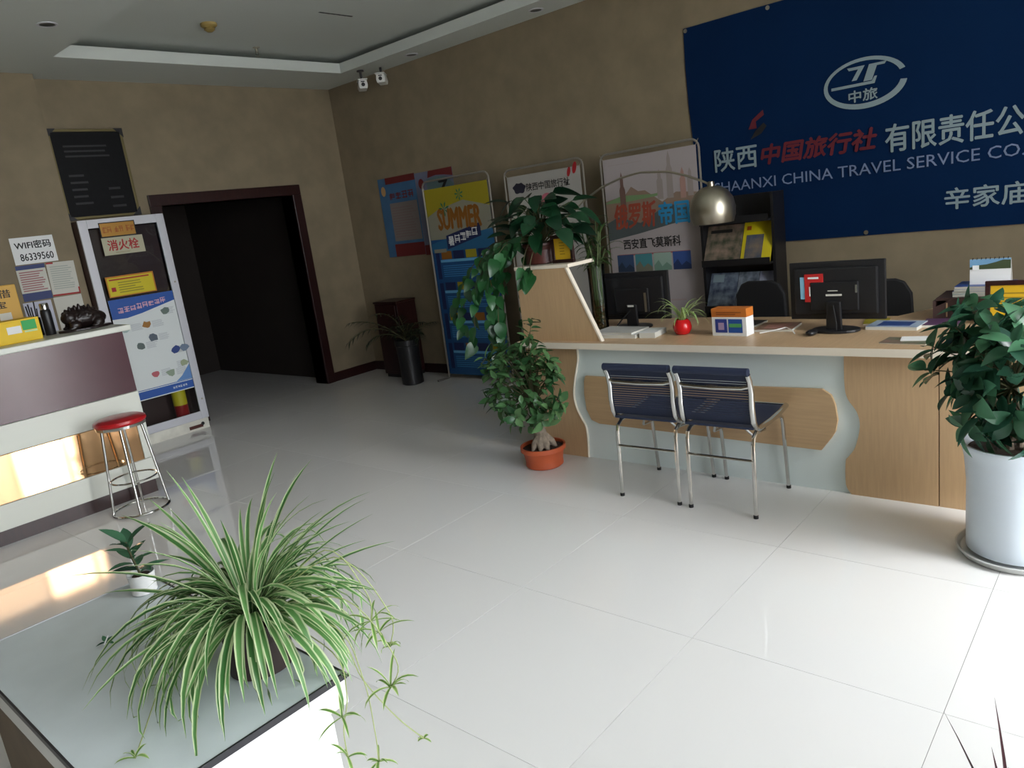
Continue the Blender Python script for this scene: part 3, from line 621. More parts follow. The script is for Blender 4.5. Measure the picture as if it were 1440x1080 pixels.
# raised end screen standing on the worktop
ds = thing('desk_screen', 'slant-edged oak screen with pale shelf at the end of desk', 'screen', (DX, DY, 0), RW)
MB().prism([(0, .752), (0, 1.20), (L(2.735), 1.20), (L(2.53), .752)], 0, .022).build('front_panel', M_OAK, ds)
b = MB(); x0, z0, x1, z1 = L(2.735), 1.20, L(2.53), .752
b.prism([(x0, z0), (x1, z1), (x1+.012, z1), (x0+.012, z0)], -.003, .025); b.build('edge_band', M_OAKE, ds)
MB().box(-.012, L(2.705), -.004, .275, 1.20, 1.222).build('shelf', M_OAKE, ds, bevel=.003)
MB().box(0, .02, .022, .27, .752, 1.20).build('side_panel', M_OAK, ds)
wt = MB().slab([(-.02, -.05), (L(-.95), -.05), (L(-.95), 1.02), (L(.95), 1.02), (L(1.1), .75), (-.02, .75)], .712, .752).build('desk_worktop', M_OAKH, bevel=.003)
wt.location = (DX, DY, 0); wt.rotation_euler = (0, 0, RW); tag(wt, 'long oak worktop with pale front edge lying on the service desk', 'worktop')
MB().box(-.02, L(-.95), -.053, -.05, .713, .751).build('edge_band', M_OAKE, wt)
ZD = .752
# ------------------------------------------------------------------ two visitor chairs
def make_chair():
    c = thing('visitor_chair', 'navy mesh chair', 'chair', (0, 0, 0), RW)
    # local x: right along the desk, local y: towards the desk ; origin at seat centre on the floor
    w = .175; yb, yf = -.17, .17
    prof = [(yb-.015, .45), (yb+.03, .437), (0, .432), (yf-.05, .438), (yf+.0, .452), (yf+.03, .452)]
    def loft(pr, half, t, nm, m):
        b = MB(); n = len(pr)
        vs = [(sx*half, y, z) for y, z in pr for sx in (-1, 1)]+[(sx*half, y, z-t) for y, z in pr for sx in (-1, 1)]
        fs = []
        for i in range(n-1):
            a = 2*i; fs += [(a, a+1, a+3, a+2), (2*n+a+2, 2*n+a+3, 2*n+a+1, 2*n+a), (a, a+2, 2*n+a+2, 2*n+a), (a+3, a+1, 2*n+a+1, 2*n+a+3)]
        fs += [(1, 0, 2*n, 2*n+1), (2*n-2, 2*n-1, 4*n-1, 4*n-2)]
        b.add(vs, fs); return b.build(nm, m, c, smooth=True)
    loft(prof, w, .012, 'seat', M_NAVY)
    back = [(yb+.01, .46), (yb-.015, .50), (yb-.025, .56), (yb-.022, .62), (yb-.035, .68), (yb-.055, .725)]
    # open mesh back: thin horizontal cords on a frame
    bm_ = MB()
    for k in range(26):
        t = k/25*(len(back)-1); i = min(int(t), len(back)-2); f = t-i
        y = back[i][0]*(1-f)+back[i+1][0]*f; z = back[i][1]*(1-f)+back[i+1][1]*f
        bm_.box(-w, w, y-.0015, y+.0015, z-.0044, z+.0044)
    o = bm_.build('backrest_mesh', M_NAVY, c); o['kind'] = 'stuff'
    MB().tube([(-w-.012, yb-.06, .728), (w+.012, yb-.06, .728)], .019, 12).build('back_roll', M_NAVY, c, smooth=True, label='padded navy roll')
    for sx in (-1, 1):
        x = sx*(w+.006)
        pts = [(x, yf+.035, .450), (x, yf-.05, .437), (x, 0, .430), (x, yb+.03, .434), (x, yb-.0, .448), (x, yb-.018, .48), (x, yb-.028, .55), (x, yb-.024, .62), (x, yb-.037, .68), (x, yb-.056, .715)]
        MB().tube(pts, .014, 10).build('side_rail', M_CHROME, c, smooth=True)
        xl = sx*(w-.005)
        MB().tube([(xl, yb+.10, .418), (xl, yb+.03, .415), (xl, yb-.005, .395), (xl, yb-.015, .36), (xl, yb-.027, .012)], .010, 8).build('leg', M_CHROME, c, smooth=True)
        MB().tube([(xl, yf-.10, .418), (xl, yf-.03, .415), (xl, yf+.0, .395), (xl, yf+.01, .36), (xl, yf+.045, .012)], .010, 8).build('leg', M_CHROME, c, smooth=True)
        MB().tube([(xl, yb+.10, .418), (xl, yf-.10, .418)], .010, 8).build('under_rail', M_CHROME, c, smooth=True)
        for y in (yb-.028, yf+.046): MB().lathe([(.012, 0), (.012, .016)], 10, (xl, y, 0)).build('foot_cap', M_RUB, c)
        MB().tube([(sx*.07, yb+.10, .418), (sx*.10, yb+.14, .36), (sx*.105, yf-.06, .345), (sx*.08, yf-.02, .418)], .007, 6).build('brace', M_CHROME, c, smooth=True)
    MB().tube([(-w, yb-.02, .285), (w, yb-.02, .285)], .0075, 8).build('stretcher', M_CHROME, c, smooth=True)
    MB().tube([(-w-.004, yb-.030, .655), (-w+.03, yb-.045, .648), (0, yb-.05, .645), (w-.03, yb-.045, .648), (w+.004, yb-.030, .655)], .011, 8).build('back_brace', M_CHROME, c, smooth=True)
    MB().tube([(-w, yf+.035, .450), (w, yf+.035, .450)], .010, 8).build('front_bar', M_CHROME, c, smooth=True)
    return c
ch = make_chair(); ch.location = (3.365, 1.60, 0); ch['group'] = 'visitor chairs at the service desk'
ch['label'] = 'navy mesh chrome chair at the desk, the one nearer the white pot'
c2 = copy_tree(ch); c2.location = (3.365, 2.012, 0); c2.rotation_euler = (0, 0, RW+math.radians(1.5))
c2['label'] = 'navy mesh chrome chair at the desk, the one nearer the orange pot'
# ------------------------------------------------------------------ monitors and desk clutter
def monitor(label, x, y, w, h, z0, rz, base='oval'):
    m = thing('computer_monitor', label, 'monitor', (x, y, ZD), rz)
    z1 = z0+h
    MB().box(-w/2, w/2, 0, .02, z0, z1).build('bezel', M_BLACK, m, bevel=.004)
    MB().prism([(-w/2+.03, z0+.03), (w/2-.03, z0+.03), (w/2-.03, z1-.03), (-w/2+.03, z1-.03)], -.022, 0).build('rear_shell', M_BLACK, m, bevel=.008)
    MB().prism([(-.12, z0+.05), (.12, z0+.05), (.12, z0+.2), (-.12, z0+.2)], -.034, -.022).build('rear_hump', M_BLACK, m, bevel=.008)
    MB().box(-w/2+.012, w/2-.012, .02, .0205, z0+.015, z1-.012).build('screen', mat('dark_screen', '0a0b0d', .15), m)
    MB().prism([(-.04, .012), (.04, .012), (.035, z0+.10), (-.035, z0+.10)], -.05, -.03).build('neck', M_BLACK, m, bevel=.005)
    b = MB().slab([(.12*math.cos(2*PI*k/28), -.02+.085*math.sin(2*PI*k/28)) for k in range(28)], 0, .014); b.build('base', M_BLACK, m, bevel=.004)
    return m
m1 = monitor('black monitor seen from behind next to the tall glass vase', 4.06, 2.555, .49, .30, .048, RW+math.radians(2))
MB().box(.09, .105, -.036, -.030, .10, .22).build('cable_clip', M_STEEL, m1)
MB().tube([(-.0, -.045, .12), (-.06, -.07, .06), (-.10, -.10, .006), (-.16, -.09, .004)], .004, 6).build('video_cable', M_RUB, m1)
MB().rect(-.022, .022, .135, .147, -.051).build('badge', M_PALE, m1)
m2 = monitor('black monitor seen from behind with red card hanging on its back', 3.97, 1.29, .475, .30, .058, RW+math.radians(-1))
MB().box(-.148, -.055, -.0305, -.0225, .155, .30).build('hanging_card', mat('card_red', 'b3201f', .5), m2, label='red card')
MB().rect(-.125, -.080, .185, .235, -.031).build('card_window', M_PAPER, m2)
MB().rect(-.13, -.075, .275, .285, -.031).build('card_line', M_PAPER, m2)
MB().box(-.172, -.146, -.0285, -.0225, .17, .285).build('blue_card', mat('card_blue', '7fb2cc', .5), m2, label='small pale blue card')
MB().rect(-.04, .04, .185, .195, -.035).build('rating_label', M_PALE, m2); MB().rect(-.03, .02, .21, .214, -.035).build('rating_label', M_PALE, m2)
MB().box(.105, .115, -.036, -.030, .20, .24).build('clip', M_CHROME, m2)
MB().tube([(.0, -.052, .14), (.02, -.07, .05), (.03, -.10, .018)], .004, 6).build('video_cable', M_RUB, m2)
ms = thing('computer_mouse', 'black mouse lying beside the monitor with the red card', 'mouse', (3.84, 1.375, ZD), RW)
MB().ell((0, 0, .014), (.028, .045, .016), 16, 8).build('shell', M_BLACK, ms, smooth='all'); MB().box(-.002, .002, -.04, -.005, .024, .029).build('wheel', M_RUB, ms)
def booklet(label, x, y, z, w, d, t, m, rz, cover=None, name='brochure', group=None):
    e = thing(name, label, 'brochure', (x, y, z), RW+rz, group)
    MB().box(-w/2, w/2, -d/2, d/2, 0, t*.999).build('pages', M_PALE, e)
    MB().box(-w/2-.001, w/2+.001, -d/2-.001, d/2+.001, t, t+.0008).build('cover', m, e)
    if cover: MB().box(-w*.32, w*.32, -d*.32, d*.32, t+.0008, t+.0014).build('cover_picture', cover, e)
    return e
GP = mat('grey_cover', 'b9b9b6', .5); 
booklet('lowest thick white paper stack in front of vase-side monitor', 3.80, 2.50, ZD, .30, .20, .022, M_PAPER, .03, name='paper_stack')['category'] = 'papers'
booklet('grey magazine lying on the white paper stack by the vase', 3.80, 2.505, ZD+.024, .28, .19, .010, GP, -.04, name='magazine')['category'] = 'magazine'
booklet('white crumpled folder beside the little red pot', 3.80, 2.285, ZD, .10, .16, .03, M_PAPER, .10, name='folder')['category'] = 'folder'
PUR = mat('cover_purple', '5a3a5e', .4); BLC = mat('cover_blue', '2d4c8a', .35, var=.2, scale=12); BRC = mat('cover_brown', '8a6a58', .4, var=.25, scale=14)
booklet('tan brochure lying left of the red card monitor base', 4.02, 1.62, ZD, .20, .20, .012, BRC, .1, mat('cover_rose', 'a8786c', .4))
booklet('dark brochure lying behind the orange ticket box', 4.13, 1.88, ZD, .24, .16, .010, mat('cover_dark', '3a3a40', .4), -.05)
booklet('blue covered brochure right of the red card monitor', 4.06, 1.03, ZD, .24, .17, .016, mat('cover_pale_blue', '9fb0c4', .4), -.06, BLC)
booklet('yellow leaflet tucked behind the monitor with the red card', 4.20, 1.16, ZD, .12, .15, .004, SY, .2)
booklet('purple brochure in front of the brown file box', 4.13, .84, ZD, .16, .17, .012, PUR, .05)
booklet('green and brown leaflet at the front edge by white pot plant', 3.72, .90, ZD, .20, .13, .004, mat('cover_green', '5c6a50', .45, col2='8a6a60', scale=18), -.1)
booklet('small white leaflet lying on the front edge leaflet', 3.75, .87, ZD+.005, .12, .09, .003, M_PAPER, .15)
# orange and white ticket box
tx = thing('ticket_box', 'small white card box with orange top and blue pictures on desk', 'box', (3.80, 1.905, ZD), RW-math.radians(3))
MB().box(0, .205, 0, .085, 0, .105).build('tray', M_PAPER, tx, bevel=.002)
MB().box(-.002, .207, .002, .083, .105, .152).build('orange_top', mat('box_orange', 'c4702a', .5), tx, bevel=.002)
lines(tx, .03, .18, .118, .14, 2, mat('orange_dark', '8a4a1c', .5), .5)
MB().rect(.022, .092, .02, .095).build('picture', mat('box_blue_a', '2c3c86', .5), tx); MB().rect(.04, .074, .035, .075, -.002).build('picture_flower', mat('box_lilac', 'a58fb0', .5), tx)
MB().rect(.10, .182, .02, .095).build('picture', mat('box_blue_b', '1f4f9a', .5), tx); MB().rect(.105, .177, .05, .07, -.002).build('picture_band', mat('box_green', '4f9a5a', .5), tx)
# thin white cable across the worktop
tag(MB().tube([(3.86, 1.66, ZD+.004), (3.90, 1.58, ZD+.016), (3.95, 1.55, ZD+.018), (3.90, 1.50, ZD+.016), (3.86, 1.47, ZD+.004)], .003, 6).build('power_cable', M_PAPER), 'thin white cable looping beside the orange ticket box', 'cable')
# brown file box with stacked leaflets, calendar, framed certificate (far end)
fb = thing('file_box', 'brown wooden file box at the far end of desk', 'box', (4.22, .90, ZD), RW)
M_BRB = mat('brown_box', '4a3530', .55, var=.2, scale=10)
MB().box(0, .40, 0, .24, 0, .012).box(0, .012, 0, .24, .012, .10).box(.388, .40, 0, .24, .012, .115).box(.012, .388, .228, .24, .012, .115).prism([(0.012, .012), (.388, .012), (.388, .115), (.10, .115), (.012, .07)], 0, .012).box(.012, .388, .012, .228, .100, .112).build('case', M_BRB, fb)
MB().box(.06, .066, -.004, 0, .02, .09).build('strap', M_OAK, fb); MB().box(.10, .106, -.004, 0, .02, .08).build('strap', M_OAK, fb)
z = ZD+.1155
for k, (c, t) in enumerate((('8fb0b4', .012), ('3b5ea0', .012), ('7d96bd', .010), ('2c4a90', .012))):
    e = booklet('%s booklet in the pile under the desk calendar' % ('lowest pale teal', 'royal blue', 'grey blue', 'topmost deep blue')[k], 4.335, .70-.004*k, z, .24, .18, t, mat('pile_%d' % k, c, .4), (.05, -.03, .02, .0)[k], name='booklet', group='booklets under the calendar'); e['category'] = 'booklet'
    z += t+.0012
cl = thing('desk_calendar', 'standing white desk calendar with landscape photo on booklet pile', 'calendar', (4.30, .752, z), RW)
MB().prism([(0, 0), (.172, 0), (.172, .125), (0, .125)], 0, .003).build('page', M_PAPER, cl)
MB().prism([(0, 0), (.172, 0), (.172, .125), (0, .125)], 0, .003).build('stand_leaf', M_PALE, cl).matrix_local = Matrix.Translation((0, .06, 0)) @ Matrix.Rotation(math.radians(24), 4, 'X')
MB().rect(0, .172, .082, .125).build('photo_sky', mat('photo_sky', '6f9cc0', .5), cl)
flat([(0, .075), (.172, .075), (.172, .117), (.14, .118), (.11, .108), (.07, .098), (.03, .095), (0, .085)], 'photo_hills', mat('photo_hills', '3d4a30', .5), cl, -.0025)
MB().rect(.012, .04, .07, .095, -.003).build('photo_house', M_PAPER, cl)
for k in range(9): MB().tube([(.012+.0185*k, -.003, .122), (.012+.0185*k, .004, .131), (.012+.0185*k, .012, .124)], .0015, 5).build('ring', M_RUB, cl)
def certificate(label, x, y, z, rz, w, h, inner):
    e = thing('framed_certificate', label, 'certificate', (x, y, z), rz)
    for a, c, d, f in ((0, w, 0, .022), (0, w, h-.022, h), (0, .022, .022, h-.022), (w-.022, w, .022, h-.022)):
        MB().box(a, c, 0, .018, d, f).build('frame_bar', M_DARKWOOD, e, bevel=.003)
    MB().box(.022, w-.022, .008, .014, .022, h-.022).build('sheet', inner, e)
    lines(e, .06, w-.06, h*.3, h*.8, 5, mat('cert_print', '8a7010', .6), .3, y=.0078)
    MB().prism([(w/2-.02, 0), (w/2+.02, 0), (w/2+.015, h*.7), (w/2-.015, h*.7)], 0, .006).build('easel_leg', M_DARKWOOD, e).matrix_local = Matrix.Translation((0, .10, 0)) @ Matrix.Rotation(math.radians(14), 4, 'X')
    return e
certificate('yellow certificate in dark red frame at the end of desk behind leaves', 4.10, .655, ZD, RW, .30, .21, mat('cert_yellow', 'c9a21c', .5))
certificate('small yellow certificate in dark red frame on raised end shelf', 3.69, 2.884, 1.222, RW, .165, .17, MATS['cert_yellow'])
# ------------------------------------------------------------------ office chairs behind the desk
def office_chair(label, x, y, rz, w, top):
    c = thing('office_chair', label, 'chair', (x, y, 0), rz)
    poly = [(-w/2, .60), (-w/2+.02, .56), (w/2-.02, .56), (w/2, .60), (w/2-.01, top-.09), (w/2-.05, top-.02), (w/2-.10, top), (-w/2+.10, top), (-w/2+.05, top-.02), (-w/2+.01, top-.09)]
    MB().prism(poly, .24, .275).build('backrest', mat('black_fabric', '121215', .75), c, bevel=.010)
    MB().box(-w/2, w/2, -.22, .22, .44, .51).build('seat', MATS['black_fabric'], c, bevel=.03)
    MB().tube([(0, .20, .45), (0, .29, .47), (0, .30, .66)], .018, 8).build('back_bar', M_BLACK, c)
    for s_ in (-1, 1): MB().tube([(s_*(w/2-.01), .10, .47), (s_*(w/2+.03), .10, .50), (s_*(w/2+.03), .08, .66), (s_*(w/2+.03), -.14, .66)], .014, 8).build('armrest', M_BLACK, c)
    MB().lathe([(.025, .09), (.025, .44)], 14).build('gas_column', M_CHROME, c)
    for k in range(5):
        a = 2*PI*k/5; q = (.27*math.cos(a), .27*math.sin(a))
        MB().tube([(0, 0, .10), (q[0], q[1], .07)], .018, 8).build('base_arm', M_BLACK, c)
        MB().ell((q[0], q[1], .028), (.026, .026, .028), 10, 6).build('castor', M_RUB, c)
    return c
office_chair('black office chair behind the desk in front of the magazine rack', 4.56, 2.08, RW-.12, .37, .91)
office_chair('black office chair half hidden behind the red card monitor', 4.56, 1.30, RW+.1, .40, .89)
# ------------------------------------------------------------------ magazine rack
mr = thing('magazine_rack', 'black tiered magazine rack standing against the wall under banner', 'rack', (5.06, 2.565, 0), RW)
for x in (0, .52): MB().prism([(x, 0), (x+.02, 0), (x+.02, 1.47), (x, 1.47)], -.02, .17).build('side_upright', M_BLACK, mr)
MB().box(.02, .52, .155, .17, .05, 1.47).build('back_board', M_BLACK, mr)
for z in (.35, .68, 1.01, 1.30): 
    MB().box(.02, .52, -.07, .16, z-.012, z).build('shelf_tray', M_BLACK, mr); MB().box(.02, .52, -.074, -.070, z-.012, z+.035).build('tray_lip', M_BLACK, mr)
MB().box(-.0, .54, -.02, .17, 0, .05).build('plinth', M_BLACK, mr)
def mag(label, x, z, w, h, m, extra=None):
    e = thing('magazine', label, 'magazine', (5.06, 2.565-x, z), RW, 'magazines in the black rack')
    t = math.radians(26); Mx = Matrix.Translation((0, -.062, .002)) @ Matrix.Rotation(-t, 4, 'X')
    o = MB().box(0, w, 0, .006, 0, h).build('cover', m, e); o.matrix_local = Mx
    if extra:
        for (a, c, d, f, mm) in extra: MB().rect(a*w, c*w, d*h, f*h).build('cover_print', mm, o)
    return e
mag('dark green landscape magazine in the rack tier under the lamp', .025, 1.012, .27, .29, mat('mag_green', '2c3a24', .35, col2='8a7468', scale=16), [(.1, .7, .8, .88, M_INK)])
mag('bright yellow covered magazine in the black rack', .30, 1.012, .215, .295, mat('mag_yellow', 'c8b81a', .35), [(.12, .70, .0, .68, mat('mag_scene', '3d4a5c', .35, col2='7a6a5a', scale=14)), (.1, .25, .8, .9, ORG)])
mag('dark blue mountain magazine in the rack tier below the green one', .025, .682, .21, .28, mat('mag_blue', '1c2a48', .35, col2='7a8694', scale=18), [(.1, .5, .75, .95, M_BW)])
mag('grey snow scene magazine in the rack tier below yellow one', .24, .682, .15, .28, mat('mag_grey', '8f98a4', .35, col2='2a3440', scale=15))
mag('lilac white magazine at the end of the lower rack tier', .395, .682, .12, .28, mat('mag_lilac', '7a7f98', .35, col2='a9adb8', scale=9))
mag('pale folded leaflet on the lowest visible rack tier', .05, .352, .28, .22, mat('mag_pale', '6a6a5a', .4, col2='3a4438', scale=7))
# ------------------------------------------------------------------ arc lamp
al = thing('arc_lamp', 'steel arc floor lamp with dome shade hanging over the desk', 'lamp', (4.5, 3.45, 0), RW)
A_ = lambda Y, z: (3.45-Y, 0, z)
MB().lathe([(.15, 0), (.15, .03), (.14, .04)], 28).build('base', M_CHAR, al, smooth=True)
arc = [(0, 0, .04), (0, 0, .7), (.005, 0, 1.15), A_(3.43, 1.385), A_(3.32, 1.485), A_(3.17, 1.575), A_(3.017, 1.645), A_(2.85, 1.69), A_(2.695, 1.708), A_(2.486, 1.685), A_(2.362, 1.645), A_(2.25, 1.595), A_(2.196, 1.565)]
MB().tube(arc, .007, 8).build('arc_pole', M_STEEL, al, smooth=True)
sh_ = MB().lathe([(.028, .125), (.06, .118), (.10, .09), (.13, .045), (.143, -.01), (.14, -.06), (.125, -.105), (.122, -.105), (.136, -.06), (.139, -.01), (.126, .043), (.097, .086), (.058, .113), (.026, .12)], 36).build('shade', M_STEEL, al, smooth=True)
sh_.location = A_(2.197, 1.435)
MB().lathe([(.022, .123), (.022, .15), (.010, .155)], 16).build('shade_cap', M_STEEL, al, smooth=True).location = A_(2.197, 1.435)
MB().ell((0, 0, .02), (.04, .04, .055), 16, 10).build('bulb', M_PAPER, al, smooth='all').location = A_(2.197, 1.435)

# ------------------------------------------------------------------ plants: helpers
def leaf_mesh(length, width, fold=.25, droop=.18, heart=False, rows=6, m=None):
    vs, fs = [], []
    for i in range(rows+1):
        t = i/rows
        w = width*.5*(math.sin(PI*t**.62)**.8 if heart else math.sin(PI*t**.85)**.85)
        if i in (0, rows): w = width*.015
        x = length*(t-.10*heart*0); z = -droop*length*t*t
        vs += [(x, -w, z+fold*w), (x, 0, z), (x, w, z+fold*w)]
    for i in range(rows):
        a = 3*i; fs += [(a, a+1, a+4, a+3), (a+1, a+2, a+5, a+4)]
    me = bpy.data.meshes.new('leaf'); me.from_pydata(vs, [], [f[::-1] for f in fs])
    for p in me.polygons: p.use_smooth = True
    if m: me.materials.append(m)
    return me
def place_leaf(me, parent, pos, d, nrm=(0, 0, 1), s=1, roll=0, name='leaf'):
    d = Vector(d).normalized(); n = Vector(nrm); n = (n-d*n.dot(d))
    if n.length < 1e-3: n = Vector((1, 0, 0))-d*d.x
    n.normalize(); y = n.cross(d)
    if roll: n, y = n*math.cos(roll)+y*math.sin(roll), y*math.cos(roll)-n*math.sin(roll)
    M = Matrix((d, y, n)).transposed().to_4x4() @ Matrix.Scale(s, 4); M.translation = Vector(pos)
    o = bpy.data.objects.new(name, me); COL.objects.link(o); o.parent = parent; o.matrix_local = M; return o
def blade_path(base, az, el, length, droop, n=9, zmin=None, power=1.3, twist=0):
    p = Vector(base); pts = [p.copy()]; ds = length/n
    for i in range(n):
        e = el-droop*((i+.5)/n)**power; a = az+twist*i/n
        p = p+Vector((math.cos(a)*math.cos(e), math.sin(a)*math.cos(e), math.sin(e)))*ds
        if zmin is not None:
            zm = zmin(p) if callable(zmin) else zmin
            if p.z < zm: p.z = zm+.002*random.random()
        pts.append(p.copy())
    return pts
def blade(pts, width, m, parent, name='leaf', fold=.35, prof=None):
    vs, fs, us = [], [], []; n = len(pts)-1
    for i, p in enumerate(pts):
        t = i/n; tg = (pts[min(i+1, n)]-pts[max(i-1, 0)])
        if tg.length < 1e-6: tg = Vector((1, 0, 0))
        tg.normalize(); side = tg.cross(Vector((0, 0, 1)))
        if side.length < .05: side = Vector((math.sin(1.3*len(name)), .7, 0))
        side.normalize(); nr = side.cross(tg)
        w = width*.5*((.55+.45*math.sin(PI*min(1, t*1.6)*.5)) if t < .6 else max(.03, 1-((t-.6)/.4)**1.7))
        for k, u in enumerate((-1, -.45, 0, .45, 1)):
            vs.append(p+side*w*u+nr*w*fold*abs(u)); us.append((k/4, t))
    for i in range(n):
        for k in range(4):
            a = 5*i+k; fs.append((a, a+1, a+6, a+5))
    me = bpy.data.meshes.new(name); me.from_pydata([tuple(v) for v in vs], [], fs); uv = me.uv_layers.new(name='UVMap')
    for lp in me.loops: uv.data[lp.index].uv = us[lp.vertex_index]
    for p in me.polygons: p.use_smooth = True
    me.materials.append(m); o = bpy.data.objects.new(name, me); COL.objects.link(o); o.parent = parent; return o
def pot(parent, prof_out, thick, m, soil_z, nseg=40, name='pot', bevel=0):
    inner = [(max(r-thick, .002), z) for r, z in prof_out if z >= prof_out[0][1]+thick][::-1]
    inner = [(inner[0][0], prof_out[-1][1])]+inner[1:]
    o = MB().lathe(prof_out+inner+[(inner[-1][0], prof_out[0][1]+thick)], nseg).build(name, m, parent, smooth=True)
    rs = [r for r, z in prof_out if z <= soil_z][-1]-thick-.001
    b = MB(); n = 28; vs = [(0, 0, soil_z+.006)]+[(rs*q*math.cos(2*PI*k/n), rs*q*math.sin(2*PI*k/n), soil_z+.006*random.random()*(q < 1)) for q in (.5, 1) for k in range(n)]
    fs = [(0, 1+k, 1+(k+1) % n) for k in range(n)]+[(1+k, 1+n+k, 1+n+(k+1) % n, 1+(k+1) % n) for k in range(n)]
    b.add(vs, fs); b.build('soil', M_SOIL, parent, smooth=True); return o
G_FIC = leafmat('ficus_leaf', '2a5431', '648a58', .26)
G_FIC2 = leafmat('large_ficus_leaf', '24493a', '4b7a58', .24)
G_POTH = leafmat('pothos_leaf', '173f22', '2f6b38', .3)
G_POTHD = leafmat('dark_pothos_leaf', '0f2a1c', '1e4a2c', .35)
G_SPI = leafmat('spider_leaf', '34662f', '6a9a58', .38, 'c3d0a2', .3)
G_SPI2 = leafmat('spider_leaf_small', '5b8a3c', '86a85a', .4, 'c6cf98', .3)
G_RED = leafmat('cordyline_leaf', '3a1a22', '5a2630', .35)
G_BAM = leafmat('bamboo_leaf', '24401f', '48622f', .4)
G_PALM = leafmat('palm_leaf', '18241a', '2a3a24', .45)

# ------------------------------------------------------------------ low table with the spider plant
tb = thing('low_table', 'low white table with pale tiled top and dark edge strip', 'table', (.657, 2.178, 0))
hw, hd = .285, .588
MB().box(-hw, hw, -hd, hd, .438, .45).build('table_top', mat('pale_table_tile', 'd3dcde', .25, var=.04, scale=6), tb)
for a, c, d, f in ((-hw-.006, hw+.006, -hd-.006, -hd), (-hw-.006, hw+.006, hd, hd+.006), (-hw-.006, -hw, -hd, hd), (hw, hw+.006, -hd, hd)):
    MB().box(a, c, d, f, .434, .4515).build('edge_strip', M_CHAR if f != hd+.006 else M_ALU, tb)
MB().box(-hw-.002, hw+.002, -hd-.002, hd+.002, .362, .434).build('apron', M_WHITE, tb, bevel=.004)
MB().box(-hw+.02, hw-.035, -hd+.01, hd-.03, 0, .362).build('pedestal', M_WHITE, tb, bevel=.03)
MB().box(-hw+.008, -hw+.02, -hd+.05, hd-.07, .03, .34).build('side_panel', mat('brown_shaded_side', '6b5c48', .6, var=.15, scale=6), tb)  # added panel: brown stands in for shade on this side of the table
TZ = .4515
sp = thing('spider_plant', 'bushy striped spider plant in dark pot on the low table', 'plant', (.85, 1.83, .45))
pot(sp, [(.065, 0), (.07, .004), (.092, .13), (.098, .133), (.098, .15)], .006, mat('dark_plastic_pot', '2c1f1d', .5), .135)
def tbl_min(p):      # blades rest on the table while over it
    wx, wy = p.x+.85, p.y+1.83
    return .006 if (.37 < wx < .945 and 1.585 < wy < 2.77) else -.40
n_bl = 0
for k in range(262):
    az = random.uniform(0, 2*PI); q = random.random()
    el = math.radians(random.uniform(28, 88)); ln = random.uniform(.28, .50)
    dr = math.radians(random.uniform(100, 175)) if q < .85 else math.radians(random.uniform(30, 70))
    if el > 1.2: ln *= .85
    r0 = .035*random.random()
    pts = blade_path((r0*math.cos(az), r0*math.sin(az), .135), az, el, ln, dr+max(0, el-.9)*.7, 10, tbl_min, 1.15, random.uniform(-.25, .25))
    blade(pts, random.uniform(.012, .023), G_SPI, sp)
for k in range(16):        # the youngest blades stand up out of the middle
    az = random.uniform(-2.6, 2.9); pts = blade_path((.02*math.cos(az), .02*math.sin(az), .135), az, math.radians(random.uniform(62, 88)), random.uniform(.36, .50), math.radians(random.uniform(25, 75)), 10)
    blade(pts, random.uniform(.011, .018), G_SPI, sp)
# runners with plantlets
def runner(pts, tuft, nl, ln, m=G_SPI2):
    pts = [Vector(p)-Vector((.85, 1.83, .45)) for p in pts]
    cu = []
    for i in range(len(pts)-1):
        a, b, c, d = pts[max(i-1, 0)], pts[i], pts[i+1], pts[min(i+2, len(pts)-1)]
        for k in range(6):
            t = k/6; cu.append(.5*((2*b)+(c-a)*t+(2*a-5*b+4*c-d)*t*t+(3*b-a-3*c+d)*t**3))
    cu.append(pts[-1])
    o = MB().tube(cu, .0016, 5).build('runner', mat('runner_green', '8f9a62', .6), sp)
    for tp, n_, l_ in [(pts[-1], nl, ln)]+[(Vector(q)-Vector((.85, 1.83, .45)), n2, l2) for q, n2, l2 in tuft]:
        for j in range(n_):
            az = 2*PI*j/n_+random.uniform(-.3, .3)
            blade(blade_path(tp, az, math.radians(random.uniform(-10, 75)), l_*random.uniform(.6, 1.1), math.radians(random.uniform(40, 110)), 6), random.uniform(.007, .011), m, o, 'plantlet_leaf')
S0 = (.87, 1.80, .62)
runner([S0, (.98, 1.62, .78), (1.02, 1.53, .66), (1.012, 1.52, .585)], [((1.022, 1.51, .55), 7, .10)], 8, .12)
runner([S0, (.99, 1.60, .76), (1.05, 1.49, .60), (1.04, 1.50, .50)], [], 7, .05)
runner([S0, (.97, 1.56, .66), (1.03, 1.47, .48), (1.012, 1.49, .398)], [], 10, .10)
runner([S0, (.93, 1.56, .60), (.955, 1.52, .45), (.94, 1.49, .31), (.935, 1.49, .225)], [], 8, .06)
runner([S0, (.90, 1.55, .55), (.90, 1.52, .44), (.86, 1.50, .37), (.85, 1.49, .30)], [((.865, 1.505, .40), 6, .08)], 6, .07)
runner([S0, (.93, 1.57, .58), (.96, 1.53, .44), (1.02, 1.50, .30), (1.08, 1.48, .20)], [], 4, .03)
runner([(.80, 1.83, .60), (.72, 1.98, .56), (.62, 1.95, .475), (.52, 1.82, .462), (.467, 1.748, .458)], [], 5, .05)
